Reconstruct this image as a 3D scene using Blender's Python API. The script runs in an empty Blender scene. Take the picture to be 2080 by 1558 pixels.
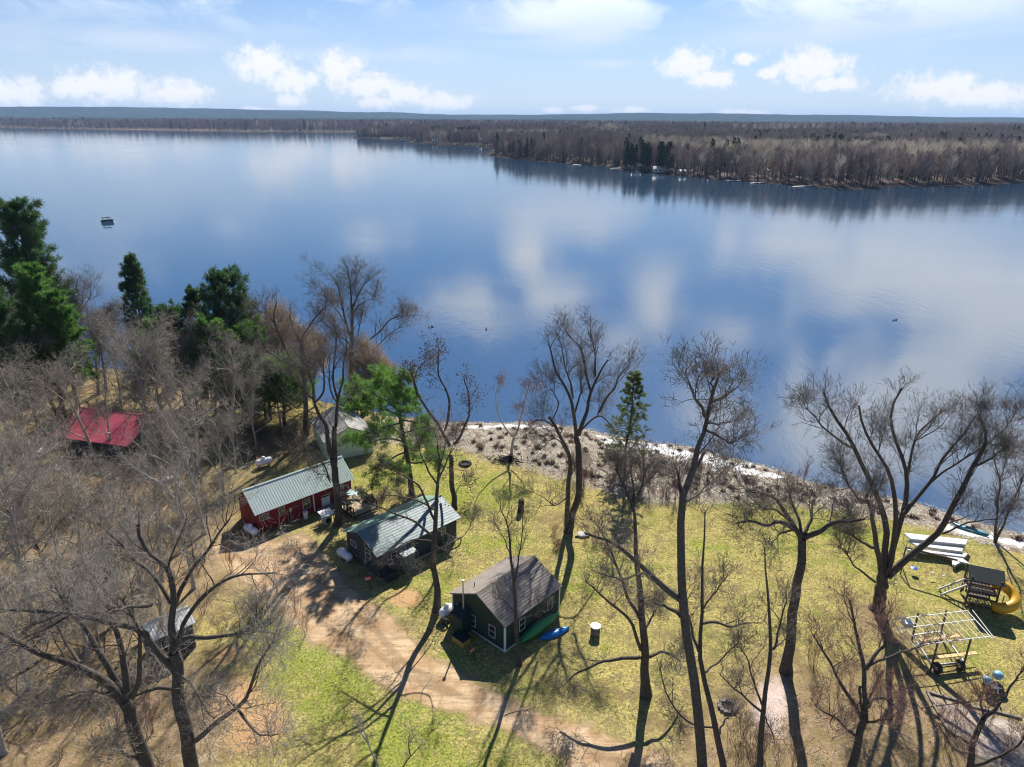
import bpy, math, random
import numpy as np
from math import radians, sin, cos, pi, atan2, hypot

# ------------------------------------------------------------------ camera, world, sun, exposure
FPX, CAMH, PITCH, ROLL = 1444.0, 38.0, 20.4, 0.35
scene = bpy.context.scene
C = scene.collection
cam_d = bpy.data.cameras.new('camera'); cam = bpy.data.objects.new('camera', cam_d); C.objects.link(cam)
cam_d.sensor_fit = 'HORIZONTAL'; cam_d.sensor_width = 36.0; cam_d.lens = 36.0 * FPX / 2080.0
cam_d.clip_start = 0.5; cam_d.clip_end = 60000
from mathutils import Matrix, Vector
_p, _r = radians(PITCH), radians(ROLL)
FWD = np.array([0, cos(_p), -sin(_p)]); _R0 = np.array([1.0, 0, 0]); _U0 = np.array([0, sin(_p), cos(_p)])
RGT = _R0 * cos(_r) + _U0 * sin(_r); UPV = -_R0 * sin(_r) + _U0 * cos(_r)
cam.matrix_world = Matrix(((RGT[0], UPV[0], -FWD[0], 0), (RGT[1], UPV[1], -FWD[1], 0), (RGT[2], UPV[2], -FWD[2], CAMH), (0, 0, 0, 1)))
scene.camera = cam

SUN_AZ, SUN_EL = 78.5, 40.0          # degrees, azimuth counted anticlockwise from +X
sun_d = bpy.data.lights.new('sun', 'SUN'); sun_d.energy = 5.0; sun_d.angle = radians(0.5); sun_d.color = (1.0, 0.95, 0.87)
sun = bpy.data.objects.new('sun', sun_d); C.objects.link(sun)
SD = Vector((cos(radians(SUN_AZ)) * cos(radians(SUN_EL)), sin(radians(SUN_AZ)) * cos(radians(SUN_EL)), sin(radians(SUN_EL))))
sun.rotation_euler = SD.to_track_quat('Z', 'Y').to_euler(); sun.location = (0, 0, 80)

vs = scene.view_settings
vs.view_transform = 'Standard'; vs.look = 'None'; vs.gamma = 1.0; vs.use_curve_mapping = False; vs.exposure = 0.85
scene.cycles.use_denoising = True
scene.cycles.filter_width = 1.15
scene.cycles.max_bounces = 5; scene.cycles.diffuse_bounces = 2; scene.cycles.glossy_bounces = 3; scene.cycles.volume_bounces = 1
scene.cycles.sample_clamp_indirect = 4.0


class NT:
    """tiny helper for node trees"""
    def __init__(s, tree): s.t = tree; s.n = tree.nodes; s.l = tree.links
    def put(s, sock, v):
        if hasattr(v, 'is_output'): s.l.new(v, sock)
        elif v is not None:
            if sock.type == 'RGBA' and len(v) == 3: v = (*v, 1)
            sock.default_value = v
    def node(s, ty, ins={}, out=0, **kw):
        n = s.n.new(ty)
        for k, v in kw.items(): setattr(n, k, v)
        for k, v in ins.items(): s.put(n.inputs[k], v)
        return n.outputs[out]
    def m(s, op, a, b=None, c=None, clamp=False):
        i = {0: a}
        if b is not None: i[1] = b
        if c is not None: i[2] = c
        return s.node('ShaderNodeMath', i, operation=op, use_clamp=clamp)
    def v(s, op, a, b=None, c=None, out=0):
        i = {0: a}
        if b is not None: i[1] = b
        if c is not None: i[2] = c
        return s.node('ShaderNodeVectorMath', i, out=out, operation=op)
    def mix(s, f, a, b, bt='MIX'):
        n = s.n.new('ShaderNodeMix'); n.data_type = 'RGBA'; n.blend_type = bt
        s.put(n.inputs[0], f); s.put(n.inputs[6], a); s.put(n.inputs[7], b)
        return n.outputs[2]
    def noise(s, vec, scale, detail=3, rough=0.55, dist=0.0, out=0):
        return s.node('ShaderNodeTexNoise', {'Vector': vec, 'Scale': scale, 'Detail': detail, 'Roughness': rough, 'Distortion': dist}, out=out)
    def step(s, x, a, b):
        return s.node('ShaderNodeMapRange', {0: x, 1: a, 2: b, 3: 0.0, 4: 1.0}, interpolation_type='SMOOTHSTEP')
    def lerp(s, x, a, b, c, d):
        return s.node('ShaderNodeMapRange', {0: x, 1: a, 2: b, 3: c, 4: d})


def sky_dir(px, py):
    d = RGT * ((px - 1040) / FPX) - UPV * ((py - 779) / FPX) + FWD
    d = d / np.linalg.norm(d)
    return math.degrees(atan2(d[0], d[1])), math.degrees(math.asin(d[2]))


world = bpy.data.worlds.new('World'); scene.world = world; world.use_nodes = True
W = NT(world.node_tree); W.n.clear()
sky = W.n.new('ShaderNodeTexSky'); sky.sky_type = 'NISHITA'; sky.sun_disc = False
sky.sun_elevation = radians(SUN_EL); sky.sun_rotation = radians(90 - SUN_AZ)
sky.altitude = 300; sky.air_density = 1.0; sky.dust_density = 0.5; sky.ozone_density = 2.5
gen = W.node('ShaderNodeTexCoord', out=0)
sep = W.n.new('ShaderNodeSeparateXYZ'); W.l.new(gen, sep.inputs[0])
az = W.m('MULTIPLY', W.m('ARCTAN2', sep.outputs[0], sep.outputs[1]), 57.2958)
el = W.m('MULTIPLY', W.m('ARCSINE', sep.outputs[2]), 57.2958)
ae = W.node('ShaderNodeCombineXYZ', {0: az, 1: el, 2: 0.0})


def blobs(items):
    cur = None
    for (a0, e0, ra, re) in items:
        d = W.v('LENGTH', W.v('MULTIPLY_ADD', ae, (1 / ra, 1 / re, 0), (-a0 / ra, -e0 / re, 0)), out=1)
        cur = d if cur is None else W.m('MINIMUM', cur, d)
    return W.m('SUBTRACT', 1.0, cur)


PXD = 0.0397  # degrees per photo pixel near the frame centre
cum_px = [(20, 188, 60, 26), (150, 178, 50, 18), (215, 172, 80, 28), (350, 188, 70, 22), (530, 130, 62, 28), (590, 162, 55, 24), (585, 203, 32, 12),
          (690, 140, 46, 28), (745, 172, 75, 24), (820, 190, 60, 20), (900, 206, 70, 16), (765, 208, 40, 12), (1400, 132, 60, 28), (1440, 160, 60, 16),
          (1515, 120, 26, 9), (1560, 148, 24, 10), (1650, 136, 78, 30), (1690, 170, 60, 14), (1910, 178, 84, 24), (1990, 192, 110, 20), (1190, 220, 30, 6),
          (1290, 224, 42, 7), (1500, 230, 60, 7), (520, 225, 40, 7), (1120, 224, 25, 6)]
cum = blobs([(*sky_dir(x, y), rx * PXD * 1.1, ry * PXD * 1.25) for x, y, rx, ry in cum_px])
fluff = W.noise(ae, 0.95, 6, 0.62)
fluff2 = W.noise(ae, 3.2, 4, 0.6)
cumv = W.m('ADD', cum, W.m('ADD', W.m('MULTIPLY', W.m('SUBTRACT', fluff, 0.5), 1.9), W.m('MULTIPLY', W.m('SUBTRACT', fluff2, 0.5), 0.5)))
cummask = W.m('MULTIPLY', W.step(cumv, -0.05, 0.72), 0.95)
cir_in = W.v('MULTIPLY', ae, (0.075, 0.42, 1))
cir = W.noise(W.v('ADD', cir_in, W.v('MULTIPLY', ae, (0, 0.012, 0))), 1.0, 5, 0.6, 0.8)
cirb = blobs([(*sky_dir(1050, 40), 9.5, 1.7), (*sky_dir(1180, 75), 7.0, 1.3), (*sky_dir(260, 78), 9, 1.0), (*sky_dir(700, 110), 10, .8), (*sky_dir(1700, 60), 14, 1.6), (*sky_dir(1240, 130), 3.4, .45)])
cirmask = W.m('MULTIPLY', W.step(W.m('ADD', W.m('MULTIPLY', cirb, 0.45), cir), 0.42, 1.0), 0.50)
# high veils and soft clouds above the frame, seen mirrored in the lake
hi = None
for x, y, rx, ry, w in [(1170, 438, 130, 42, 1.0), (1075, 510, 55, 60, .8), (1120, 600, 100, 50, .75), (1330, 610, 60, 95, .6), (980, 625, 130, 50, .65), (1230, 700, 80, 60, .65), (1640, 490, 190, 60, .8), (1850, 540, 230, 90, 1.0),
                      (2020, 620, 170, 110, 1.0), (1900, 700, 120, 60, .5), (1450, 840, 90, 60, .75), (1610, 830, 30, 120, .7), (1850, 820, 150, 90, .95), (1720, 890, 160, 80, 1.0), (560, 375, 170, 50, .5), (740, 480, 70, 30, .65),
                      (300, 420, 200, 50, .45), (330, 320, 380, 45, .6), (1500, 680, 130, 36, .55), (900, 345, 180, 40, .5), (2300, 500, 200, 90, .8), (-300, 600, 300, 90, .6), (1300, 1000, 300, 60, .8), (500, 900, 250, 90, .6), (2300, 1000, 300, 150, .8)]:
    a_, e_ = sky_dir(x, y); d = W.v('LENGTH', W.v('MULTIPLY_ADD', ae, (1 / (rx * PXD), 1 / (ry * PXD), 0), (-a_ / (rx * PXD), e_ / (ry * PXD), 0)), out=1)
    d = W.m('MULTIPLY', W.m('SUBTRACT', 1.5, d), w); hi = d if hi is None else W.m('MAXIMUM', hi, d)
hin = W.noise(W.v('MULTIPLY', ae, (0.22, 0.42, 1)), 1.0, 6, 0.6, 0.7)
himask = W.m('MULTIPLY', W.step(W.m('ADD', hi, W.m('MULTIPLY', W.m('SUBTRACT', hin, 0.5), 2.3)), 0.05, 1.0), 0.95)
himask = W.m('MULTIPLY', himask, W.lerp(W.step(el, 4.5, 9.5), 0, 1, .04, 1))
hor = W.m('POWER', W.m('SUBTRACT', 1.0, W.m('MULTIPLY', W.step(el, -2.0, 16.0), 1.0), clamp=True), 1.25)
skycol = W.mix(1.0, sky.outputs[0], (0.49, 0.71, 1.02), 'MULTIPLY')
col = W.mix(W.m('MULTIPLY', hor, 0.72), skycol, (7.4, 8.4, 10.2))
col = W.mix(cirmask, col, (8.6, 9.2, 10.4))
col = W.mix(himask, col, (12.0, 12.3, 12.8))
col = W.mix(cummask, col, (10.3, 10.3, 10.5))
bg = W.node('ShaderNodeBackground', {0: col, 1: 0.055})
wo = W.n.new('ShaderNodeOutputWorld'); W.l.new(bg, wo.inputs[0])

# ------------------------------------------------------------------ helpers
rng = np.random.default_rng(11)
random.seed(11)


def ray(px, py):
    return RGT * ((px - 1040) / FPX) - UPV * ((py - 779) / FPX) + FWD


def P(px, py, z=0.0):
    d = ray(px, py); t = (z - CAMH) / d[2]
    return np.array([d[0] * t, d[1] * t, z])


def at(px, py, Y):
    d = ray(px, py); t = Y / d[1]
    return np.array([d[0] * t, Y, CAMH + d[2] * t])


def tag(o, label=None, cat=None, group=None, kind=None):
    if label: o['label'] = label
    if cat: o['category'] = cat
    if group: o['group'] = group
    if kind: o['kind'] = kind
    return o


def thing(name, label, cat, loc=(0, 0, 0), rz=0.0, group=None):
    o = bpy.data.objects.new(name, None); C.objects.link(o); o.empty_display_size = 0.3
    o.location = tuple(float(a) for a in loc); o.rotation_euler = (0, 0, rz)
    return tag(o, label, cat, group)


def link(name, me, parent=None, loc=None, rz=None, sc=None):
    o = bpy.data.objects.new(name, me); C.objects.link(o)
    if parent: o.parent = parent
    if loc is not None: o.location = tuple(float(a) for a in loc)
    if rz is not None: o.rotation_euler = (0, 0, rz)
    if sc is not None: o.scale = sc if hasattr(sc, '__len__') else (sc, sc, sc)
    return o


def copy_thing(root, loc, rz, sc, label=None, group=None):
    r = root.copy(); C.objects.link(r); r.location = tuple(float(a) for a in loc); r.rotation_euler = (0, 0, rz)
    r.scale = sc if hasattr(sc, '__len__') else (sc, sc, sc)
    if label: r['label'] = label
    if group: r['group'] = group
    for ch in list(root.children):
        c = ch.copy(); C.objects.link(c); c.parent = r
        for g in ch.children:
            d = g.copy(); C.objects.link(d); d.parent = c
    return r


def np_mesh(name, V, quads=None, tris=None, mats=(), mi=None, smooth=False):
    V = np.asarray(V, np.float32)
    nq = 0 if quads is None else len(quads); nt = 0 if tris is None else len(tris)
    me = bpy.data.meshes.new(name)
    me.vertices.add(len(V)); me.vertices.foreach_set('co', V.ravel())
    loops = []
    if nq: loops.append(np.asarray(quads, np.int32).ravel())
    if nt: loops.append(np.asarray(tris, np.int32).ravel())
    loops = np.concatenate(loops)
    me.loops.add(len(loops)); me.loops.foreach_set('vertex_index', loops)
    me.polygons.add(nq + nt)
    st = np.concatenate([np.arange(nq) * 4, nq * 4 + np.arange(nt) * 3]).astype(np.int32)
    tot = np.concatenate([np.full(nq, 4), np.full(nt, 3)]).astype(np.int32)
    me.polygons.foreach_set('loop_start', st); me.polygons.foreach_set('loop_total', tot)
    if mi is not None: me.polygons.foreach_set('material_index', np.asarray(mi, np.int32))
    if smooth: me.polygons.foreach_set('use_smooth', np.ones(nq + nt, bool))
    for m_ in mats: me.materials.append(m_)
    me.update(calc_edges=True)
    return me


class MB:
    """collects simple solids into one mesh"""
    def __init__(s): s.v = []; s.f = []
    def add(s, vs_, fs):
        b = len(s.v); s.v += [tuple(float(c) for c in q) for q in vs_]; s.f += [tuple(i + b for i in f) for f in fs]; return s
    def box(s, x0, x1, y0, y1, z0, z1):
        return s.add([(x0, y0, z0), (x1, y0, z0), (x1, y1, z0), (x0, y1, z0), (x0, y0, z1), (x1, y0, z1), (x1, y1, z1), (x0, y1, z1)],
                     [(3, 2, 1, 0), (4, 5, 6, 7), (0, 1, 5, 4), (1, 2, 6, 5), (2, 3, 7, 6), (3, 0, 4, 7)])
    def hexa(s, p):   # 8 points, bottom ring then top ring
        return s.add(p, [(3, 2, 1, 0), (4, 5, 6, 7), (0, 1, 5, 4), (1, 2, 6, 5), (2, 3, 7, 6), (3, 0, 4, 7)])
    def bar(s, a, b, w, h=None):   # box beam from a to b
        h = h or w; a = np.array(a, float); b = np.array(b, float); d = b - a; d /= np.linalg.norm(d)
        ref = np.array([0, 0, 1.0]) if abs(d[2]) < .95 else np.array([0, 1.0, 0])
        x = np.cross(d, ref); x /= np.linalg.norm(x); y = np.cross(x, d)
        r = [(-w / 2, -h / 2), (w / 2, -h / 2), (w / 2, h / 2), (-w / 2, h / 2)]
        return s.hexa([a + x * i + y * j for i, j in r] + [b + x * i + y * j for i, j in r])
    def tube(s, pts, rad, n=8, cap=True):
        pts = [np.array(p, float) for p in pts]
        if not hasattr(rad, '__len__'): rad = [rad] * len(pts)
        b = len(s.v); vs_ = []
        for i, p in enumerate(pts):
            d = pts[min(i + 1, len(pts) - 1)] - pts[max(i - 1, 0)]; d /= (np.linalg.norm(d) + 1e-9)
            ref = np.array([0, 0, 1.0]) if abs(d[2]) < .9 else np.array([0, 1.0, 0])
            x = np.cross(d, ref); x /= np.linalg.norm(x); y = np.cross(x, d)
            for k in range(n):
                a = 2 * pi * k / n; vs_.append(p + (x * cos(a) + y * sin(a)) * rad[i])
        fs = []
        for i in range(len(pts) - 1):
            for k in range(n):
                k2 = (k + 1) % n; fs.append((i * n + k, i * n + k2, (i + 1) * n + k2, (i + 1) * n + k))
        if cap: fs.append(tuple(range(n))[::-1]); fs.append(tuple((len(pts) - 1) * n + k for k in range(n)))
        return s.add(vs_, fs)
    def lathe(s, prof, n=16, c=(0, 0, 0)):  # profile (r, z)
        return s.tube([(c[0], c[1], c[2] + z) for r, z in prof], [max(r, .001) for r, z in prof], n)
    def poly(s, pts, z0, z1):
        n = len(pts)
        return s.add([(x, y, z0) for x, y in pts] + [(x, y, z1) for x, y in pts],
                     [tuple(range(n))[::-1], tuple(range(n, 2 * n))] + [(i, (i + 1) % n, n + (i + 1) % n, n + i) for i in range(n)])
    def build(s, name, mat, parent=None, smooth=False, **kw):
        me = bpy.data.meshes.new(name); me.from_pydata(s.v, [], s.f)
        if smooth: me.polygons.foreach_set('use_smooth', np.ones(len(me.polygons), bool))
        if mat: me.materials.append(mat)
        me.update()
        return link(name, me, parent, **kw)


def mat(name, col, rough=0.8, var=0.25, scale=3.0, metal=0.0, bump=0.0, col2=None, spec=None, coords='Object', bscale=None, trans=0):
    m_ = bpy.data.materials.new(name); m_.use_nodes = True
    T = NT(m_.node_tree); bs = T.n['Principled BSDF']
    co = T.node('ShaderNodeTexCoord', out=3)
    n1 = T.noise(co, scale, 5, 0.6); n2 = T.noise(co, scale * 7, 3, 0.6)
    f = T.lerp(T.m('ADD', T.m('MULTIPLY', n1, .65), T.m('MULTIPLY', n2, .35)), 0.3, 0.7, 0.0, 1.0)
    dark = tuple(c * (1 - var) for c in col) if col2 is None else col2
    lite = tuple(min(1, c * (1 + var)) for c in col) if col2 is None else col
    T.put(bs.inputs['Base Color'], T.mix(f, dark, lite)); T.put(bs.inputs['Roughness'], rough); T.put(bs.inputs['Metallic'], metal)
    if spec is not None: T.put(bs.inputs['Specular IOR Level'], spec)
    if trans:
        tr_ = T.node('ShaderNodeBsdfTranslucent', {'Color': T.mix(f, dark, tuple(min(1, c * 1.6) for c in lite))}); out = T.n['Material Output']; T.l.new(T.node('ShaderNodeMixShader', {0: trans, 1: bs.outputs[0], 2: tr_}), out.inputs[0])
    if bump:
        T.put(bs.inputs['Normal'], T.node('ShaderNodeBump', {'Strength': bump, 'Distance': 0.05, 'Height': T.noise(co, bscale or scale * 4, 4, .6)}))
    return m_


M = {}
M['bark'] = mat('bark', (0.078, 0.064, 0.050), .95, .65, 5.0, bump=1.0)
M['bark_grey'] = mat('bark_grey', (0.38, 0.345, 0.30), .95, .45, 2.0, bump=.8)
M['bark_pale'] = mat('bark_pale', (0.42, 0.39, 0.35), .9, .5, 1.6, bump=.6)
M['birch'] = mat('birch_bark', (0.45, 0.42, 0.38), .8, .55, 2.6, bump=.4)
M['twig'] = mat('twig', (0.125, 0.104, 0.086), .9, .35, 1.2)
M['twig_grey'] = mat('twig_grey', (0.235, 0.205, 0.168), .9, .35, 1.0)
M['twig_red'] = mat('twig_red', (0.22, 0.12, 0.095), .9, .35, 1.2)
M['twig_tan'] = mat('twig_tan', (0.40, 0.29, 0.17), .9, .3, 1.2)
M['needle'] = mat('pine_needles', (0.07, 0.155, 0.028), .6, .5, .9, trans=.4)
M['needle_dark'] = mat('dark_needles', (0.048, 0.100, 0.030), .65, .5, .9, trans=.3)
M['needle_lime'] = mat('bright_needles', (0.105, 0.205, 0.034), .6, .5, .8, trans=.38)
M['spruce'] = mat('spruce_needles', (0.10, 0.135, 0.035), .7, .45, 1.0, trans=.4)
M['cone'] = mat('seed_balls', (0.06, 0.035, 0.025), .9, .3)
M['white_paint'] = mat('white_paint', (0.78, 0.78, 0.76), .5, .08, 3)
M['tank'] = mat('tank_paint', (0.80, 0.80, 0.82), .38, .08, 2.5, bump=.05)
M['black'] = mat('black_rubber', (0.025, 0.025, 0.027), .6, .3)
M['dark_metal'] = mat('dark_metal', (0.06, 0.06, 0.06), .5, .3, metal=.3)
M['galv'] = mat('galvanised', (0.55, 0.56, 0.56), .4, .15, 4, metal=.6)
M['alu'] = mat('white_aluminium', (0.62, 0.62, 0.60), .5, .25, 2.5)
M['glass'] = mat('window_glass', (0.02, 0.025, 0.03), .08, .2, 1, spec=.8)
M['red_wall'] = mat('barn_red_boards', (0.20, 0.014, 0.018), .75, .22, 1.5, bump=.2)
M['slate_wall'] = mat('slate_blue_boards', (0.035, 0.046, 0.047), .8, .25, 1.5, bump=.2)
M['green_wall'] = mat('dark_green_boards', (0.013, 0.040, 0.024), .75, .25, 1.5, bump=.2)
M['sage_wall'] = mat('sage_siding', (0.56, 0.70, 0.53), .7, .08, 1.5)
M['green_roof_glare'] = mat('green_steel_with_glare', (0.60, 0.69, 0.63), .28, .10, .8, spec=.55)  # mint steel of the front slope, sun glare put into its lighter colour
M['green_roof_glare2'] = mat('green_steel', (0.19, 0.31, 0.235), .4, .15, .8)
M['blue_roof'] = mat('weathered_blue_green_tiles', (0.13, 0.19, 0.19), .42, .35, 1.3, spec=.3)
M['shingle'] = mat('grey_brown_shingles', (0.215, 0.185, 0.155), .9, .28, 2.0, bump=.4)
M['grey_shingle'] = mat('grey_shingles', (0.28, 0.27, 0.25), .9, .2, 1.6, bump=.4)
M['red_roof'] = mat('red_steel', (0.42, 0.085, 0.12), .4, .18, .8)
M['deck'] = mat('deck_boards', (0.34, 0.27, 0.17), .85, .25, 2)
M['lumber'] = mat('yellow_lumber', (0.62, 0.42, 0.18), .75, .2, 3)
M['brown_wood'] = mat('brown_stained_wood', (0.075, 0.045, 0.03), .8, .35, 3)
M['grey_wood'] = mat('weathered_wood', (0.22, 0.19, 0.16), .9, .3, 3)
M['canoe'] = mat('green_canoe', (0.01, 0.20, 0.055), .3, .12, 1.2)
M['kayak'] = mat('blue_kayak', (0.01, 0.19, 0.52), .28, .1, 1.2)
M['teal'] = mat('teal_kayak', (0.03, 0.20, 0.25), .35, .1)
M['slide'] = mat('yellow_plastic', (0.72, 0.38, 0.015), .4, .12, 1.4)
M['tarp'] = mat('dark_green_tarp', (0.014, 0.024, 0.020), .7, .3, 2, bump=.3)
M['red_sign'] = mat('red_sign', (0.45, 0.03, 0.04), .5, .1)
M['ochre'] = mat('yellow_crate', (0.42, 0.27, 0.045), .8, .2)
M['pale_blue'] = mat('pale_blue_plastic', (0.22, 0.48, 0.62), .4, .2)
M['blue'] = mat('blue_plastic', (0.02, 0.10, 0.50), .4, .1)
M['char'] = mat('charred', (0.02, 0.017, 0.015), .95, .5, bump=.5)
M['stone'] = mat('fire_ring_stone', (0.17, 0.145, 0.125), .95, .4, 4, bump=.5)
M['concrete'] = mat('concrete', (0.42, 0.40, 0.37), .9, .2, 2)
M['stain'] = mat('dirty_white', (0.62, 0.60, 0.56), .7, .25, 3)
M['duck'] = mat('duck_feathers', (0.04, 0.03, 0.025), .7, .3)

# ------------------------------------------------------------------ shorelines (lake level is LZ)
LZ = -0.55
near_px = [(-1500, 700), (-700, 712), (-200, 718), (0, 728), (140, 742), (270, 752), (360, 766), (450, 780), (540, 792), (600, 802), (650, 812), (700, 826), (770, 838), (830, 848), (900, 856),
           (960, 858), (1020, 860), (1080, 858), (1140, 862), (1190, 872), (1240, 884), (1290, 892), (1350, 900), (1420, 912), (1480, 928), (1540, 944), (1600, 962), (1660, 980),
           (1720, 992), (1800, 1008), (1870, 1024), (1930, 1044), (2000, 1062), (2080, 1086), (2250, 1130), (2700, 1230), (3600, 1400)]
NEAR = np.array([P(x, y, LZ)[:2] for x, y in near_px])
far_px = [(-900, 255), (-400, 258.5), (0, 260.5), (120, 262.5), (200, 264), (330, 266), (440, 268), (560, 269), (700, 269.4), (800, 269.8), (900, 271),
          (860, 273), (800, 274), (745, 275.5), (712, 278), (722, 281), (780, 283), (839, 285), (825, 289.5), (860, 293), (888, 295), (950, 297), (1005, 301), (985, 313), (1010, 319), (1034, 322), (1078, 327),
          (1120, 330), (1165, 333), (1200, 337), (1234, 340), (1286, 349), (1340, 354), (1400, 359), (1470, 366), (1533, 371), (1600, 376), (1644, 379), (1700, 384), (1741, 387.5), (1775, 384), (1810, 379), (1880, 379), (1948, 378.5),
          (2010, 376), (2080, 372), (2200, 366), (2500, 372), (3400, 330)]
FARL = np.array([P(x, y, LZ)[:2] for x, y in far_px])
th = [atan2(FARL[-1][0], FARL[-1][1]), atan2(FARL[0][0], FARL[0][1])]
arc = [(40000 * sin(t), 40000 * cos(t)) for t in np.linspace(th[0], th[1], 24)]
FARP = np.vstack([FARL, np.array(arc)])
NEARP = np.vstack([NEAR, np.array([(400, -300), (-700, -300)])])


def seg_dist(X, Y, poly, closed=True):
    best = np.full(X.shape, 1e18); n = len(poly)
    for i in range(n if closed else n - 1):
        a = poly[i]; b = poly[(i + 1) % n]; d = b - a; L = d @ d
        t = np.clip(((X - a[0]) * d[0] + (Y - a[1]) * d[1]) / L, 0, 1)
        best = np.minimum(best, (X - a[0] - t * d[0]) ** 2 + (Y - a[1] - t * d[1]) ** 2)
    return np.sqrt(best)


def inside(X, Y, poly):
    r = np.zeros(X.shape, bool); n = len(poly)
    for i in range(n):
        x1, y1 = poly[i]; x2, y2 = poly[(i + 1) % n]
        if y1 == y2: continue
        c = ((y1 > Y) != (y2 > Y)) & (X < (x2 - x1) * (Y - y1) / (y2 - y1) + x1)
        r ^= c
    return r


def sdf(X, Y, poly):
    d = seg_dist(X, Y, poly); return np.where(inside(X, Y, poly), d, -d)


_sn = np.random.default_rng(5).uniform(0, 2 * pi, (40, 3))


def snoise(X, Y, wl, seed=0, octs=3):
    """smooth pseudo-noise from crossed sines, about -1..1"""
    r = 0; amp = 1; tot = 0
    for o in range(octs):
        k = 2 * pi / (wl / 1.9 ** o)
        for j in range(4):
            a = _sn[(seed * 7 + o * 4 + j) % 40]
            r = r + amp * np.sin(k * (X * cos(a[0]) + Y * sin(a[0])) * (0.7 + 0.15 * j) + a[1] + 1.6 * np.sin(k * .37 * (X * sin(a[2]) - Y * cos(a[2])) + a[0])) / 4
        tot += amp; amp *= .5
    return r / tot * 1.6


def sstep(x, a, b):
    t = np.clip((x - a) / (b - a), 0, 1); return t * t * (3 - 2 * t)


def near_h(X, Y):
    """ground height of the near shore"""
    d = sdf(X, Y, NEARP) + snoise(X, Y, 9, 2, 3) * .55
    land = sstep(d, 0.0, 7.0)
    z = LZ - .9 + .9 * sstep(d, -4, 0) + land * .55 + .12 * land * snoise(X, Y, 13, 1, 2) * sstep(d, 5, 14)
    return z, d


def gz(x, y):
    z, d = near_h(np.array([float(x)]), np.array([float(y)])); return float(z[0])


def PG(px, py):
    """ground point under a photo pixel"""
    p = P(px, py, 0.0)
    for _ in range(3): p = P(px, py, gz(p[0], p[1]))
    return p


def pxpoly(pts, z=0.0):
    return np.array([P(x, y, z)[:2] for x, y in pts])


# ------------------------------------------------------------------ ground sheet
NA, NRr = 640, 560
azs = np.radians(np.linspace(-80, 80, NA)); rr = np.exp(np.linspace(math.log(9), math.log(16000), NRr))
A_, R_ = np.meshgrid(azs, rr); GX = R_ * np.sin(A_); GY = R_ * np.cos(A_)
zn, dn = near_h(GX, GY)
df = sdf(GX, GY, FARP) + snoise(GX, GY, 60, 3, 2) * 3
landf = sstep(df, 0, 40)
hills = 6 * landf * sstep(df, 80, 900) * (snoise(GX, GY, 900, 4, 2) * .5 + .5)
ridge = np.exp(-((R_ - 9500) / 1500.) ** 2) * (104 + 42 * snoise(GX * 1.0, GY * .35, 3800, 6, 3) - 26 * sstep(np.degrees(A_), -22, 4) + 6 * sstep(np.degrees(A_), 4, 12)) + np.exp(-((R_ - 6000) / 900.) ** 2) * 24 * (snoise(GX, GY * .3, 2600, 7, 2) * .5 + .5)
canopy = 13 * sstep(R_, 3300, 4200) * landf + snoise(GX, GY, 260, 8, 2) * 3.0 * sstep(R_, 3300, 4200)
zf = LZ - 2 + 2.0 * sstep(df, -30, 0) + landf * 2.2 + hills + ridge * sstep(df, 200, 2000) + canopy
GZ = np.where(df > -60, zf, LZ - 2.0)
GZ = np.where(dn > -15, zn, GZ); 
GZ = np.where((dn > -15) & (dn < -4), LZ - .9 - 1.1 * sstep(-dn, 4, 15), GZ)
gidx = np.arange(NA * NRr).reshape(NRr, NA)
q = np.stack([gidx[:-1, :-1], gidx[:-1, 1:], gidx[1:, 1:], gidx[1:, :-1]], -1).reshape(-1, 4)[:, ::-1]


def blobmask(X, Y, items):
    r = np.zeros(X.shape)
    for (px, py, rad, amp) in items:
        c = P(px, py); r = np.maximum(r, amp * np.exp(-((X - c[0]) ** 2 + (Y - c[1]) ** 2) / (rad * rad)))
    return r


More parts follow.
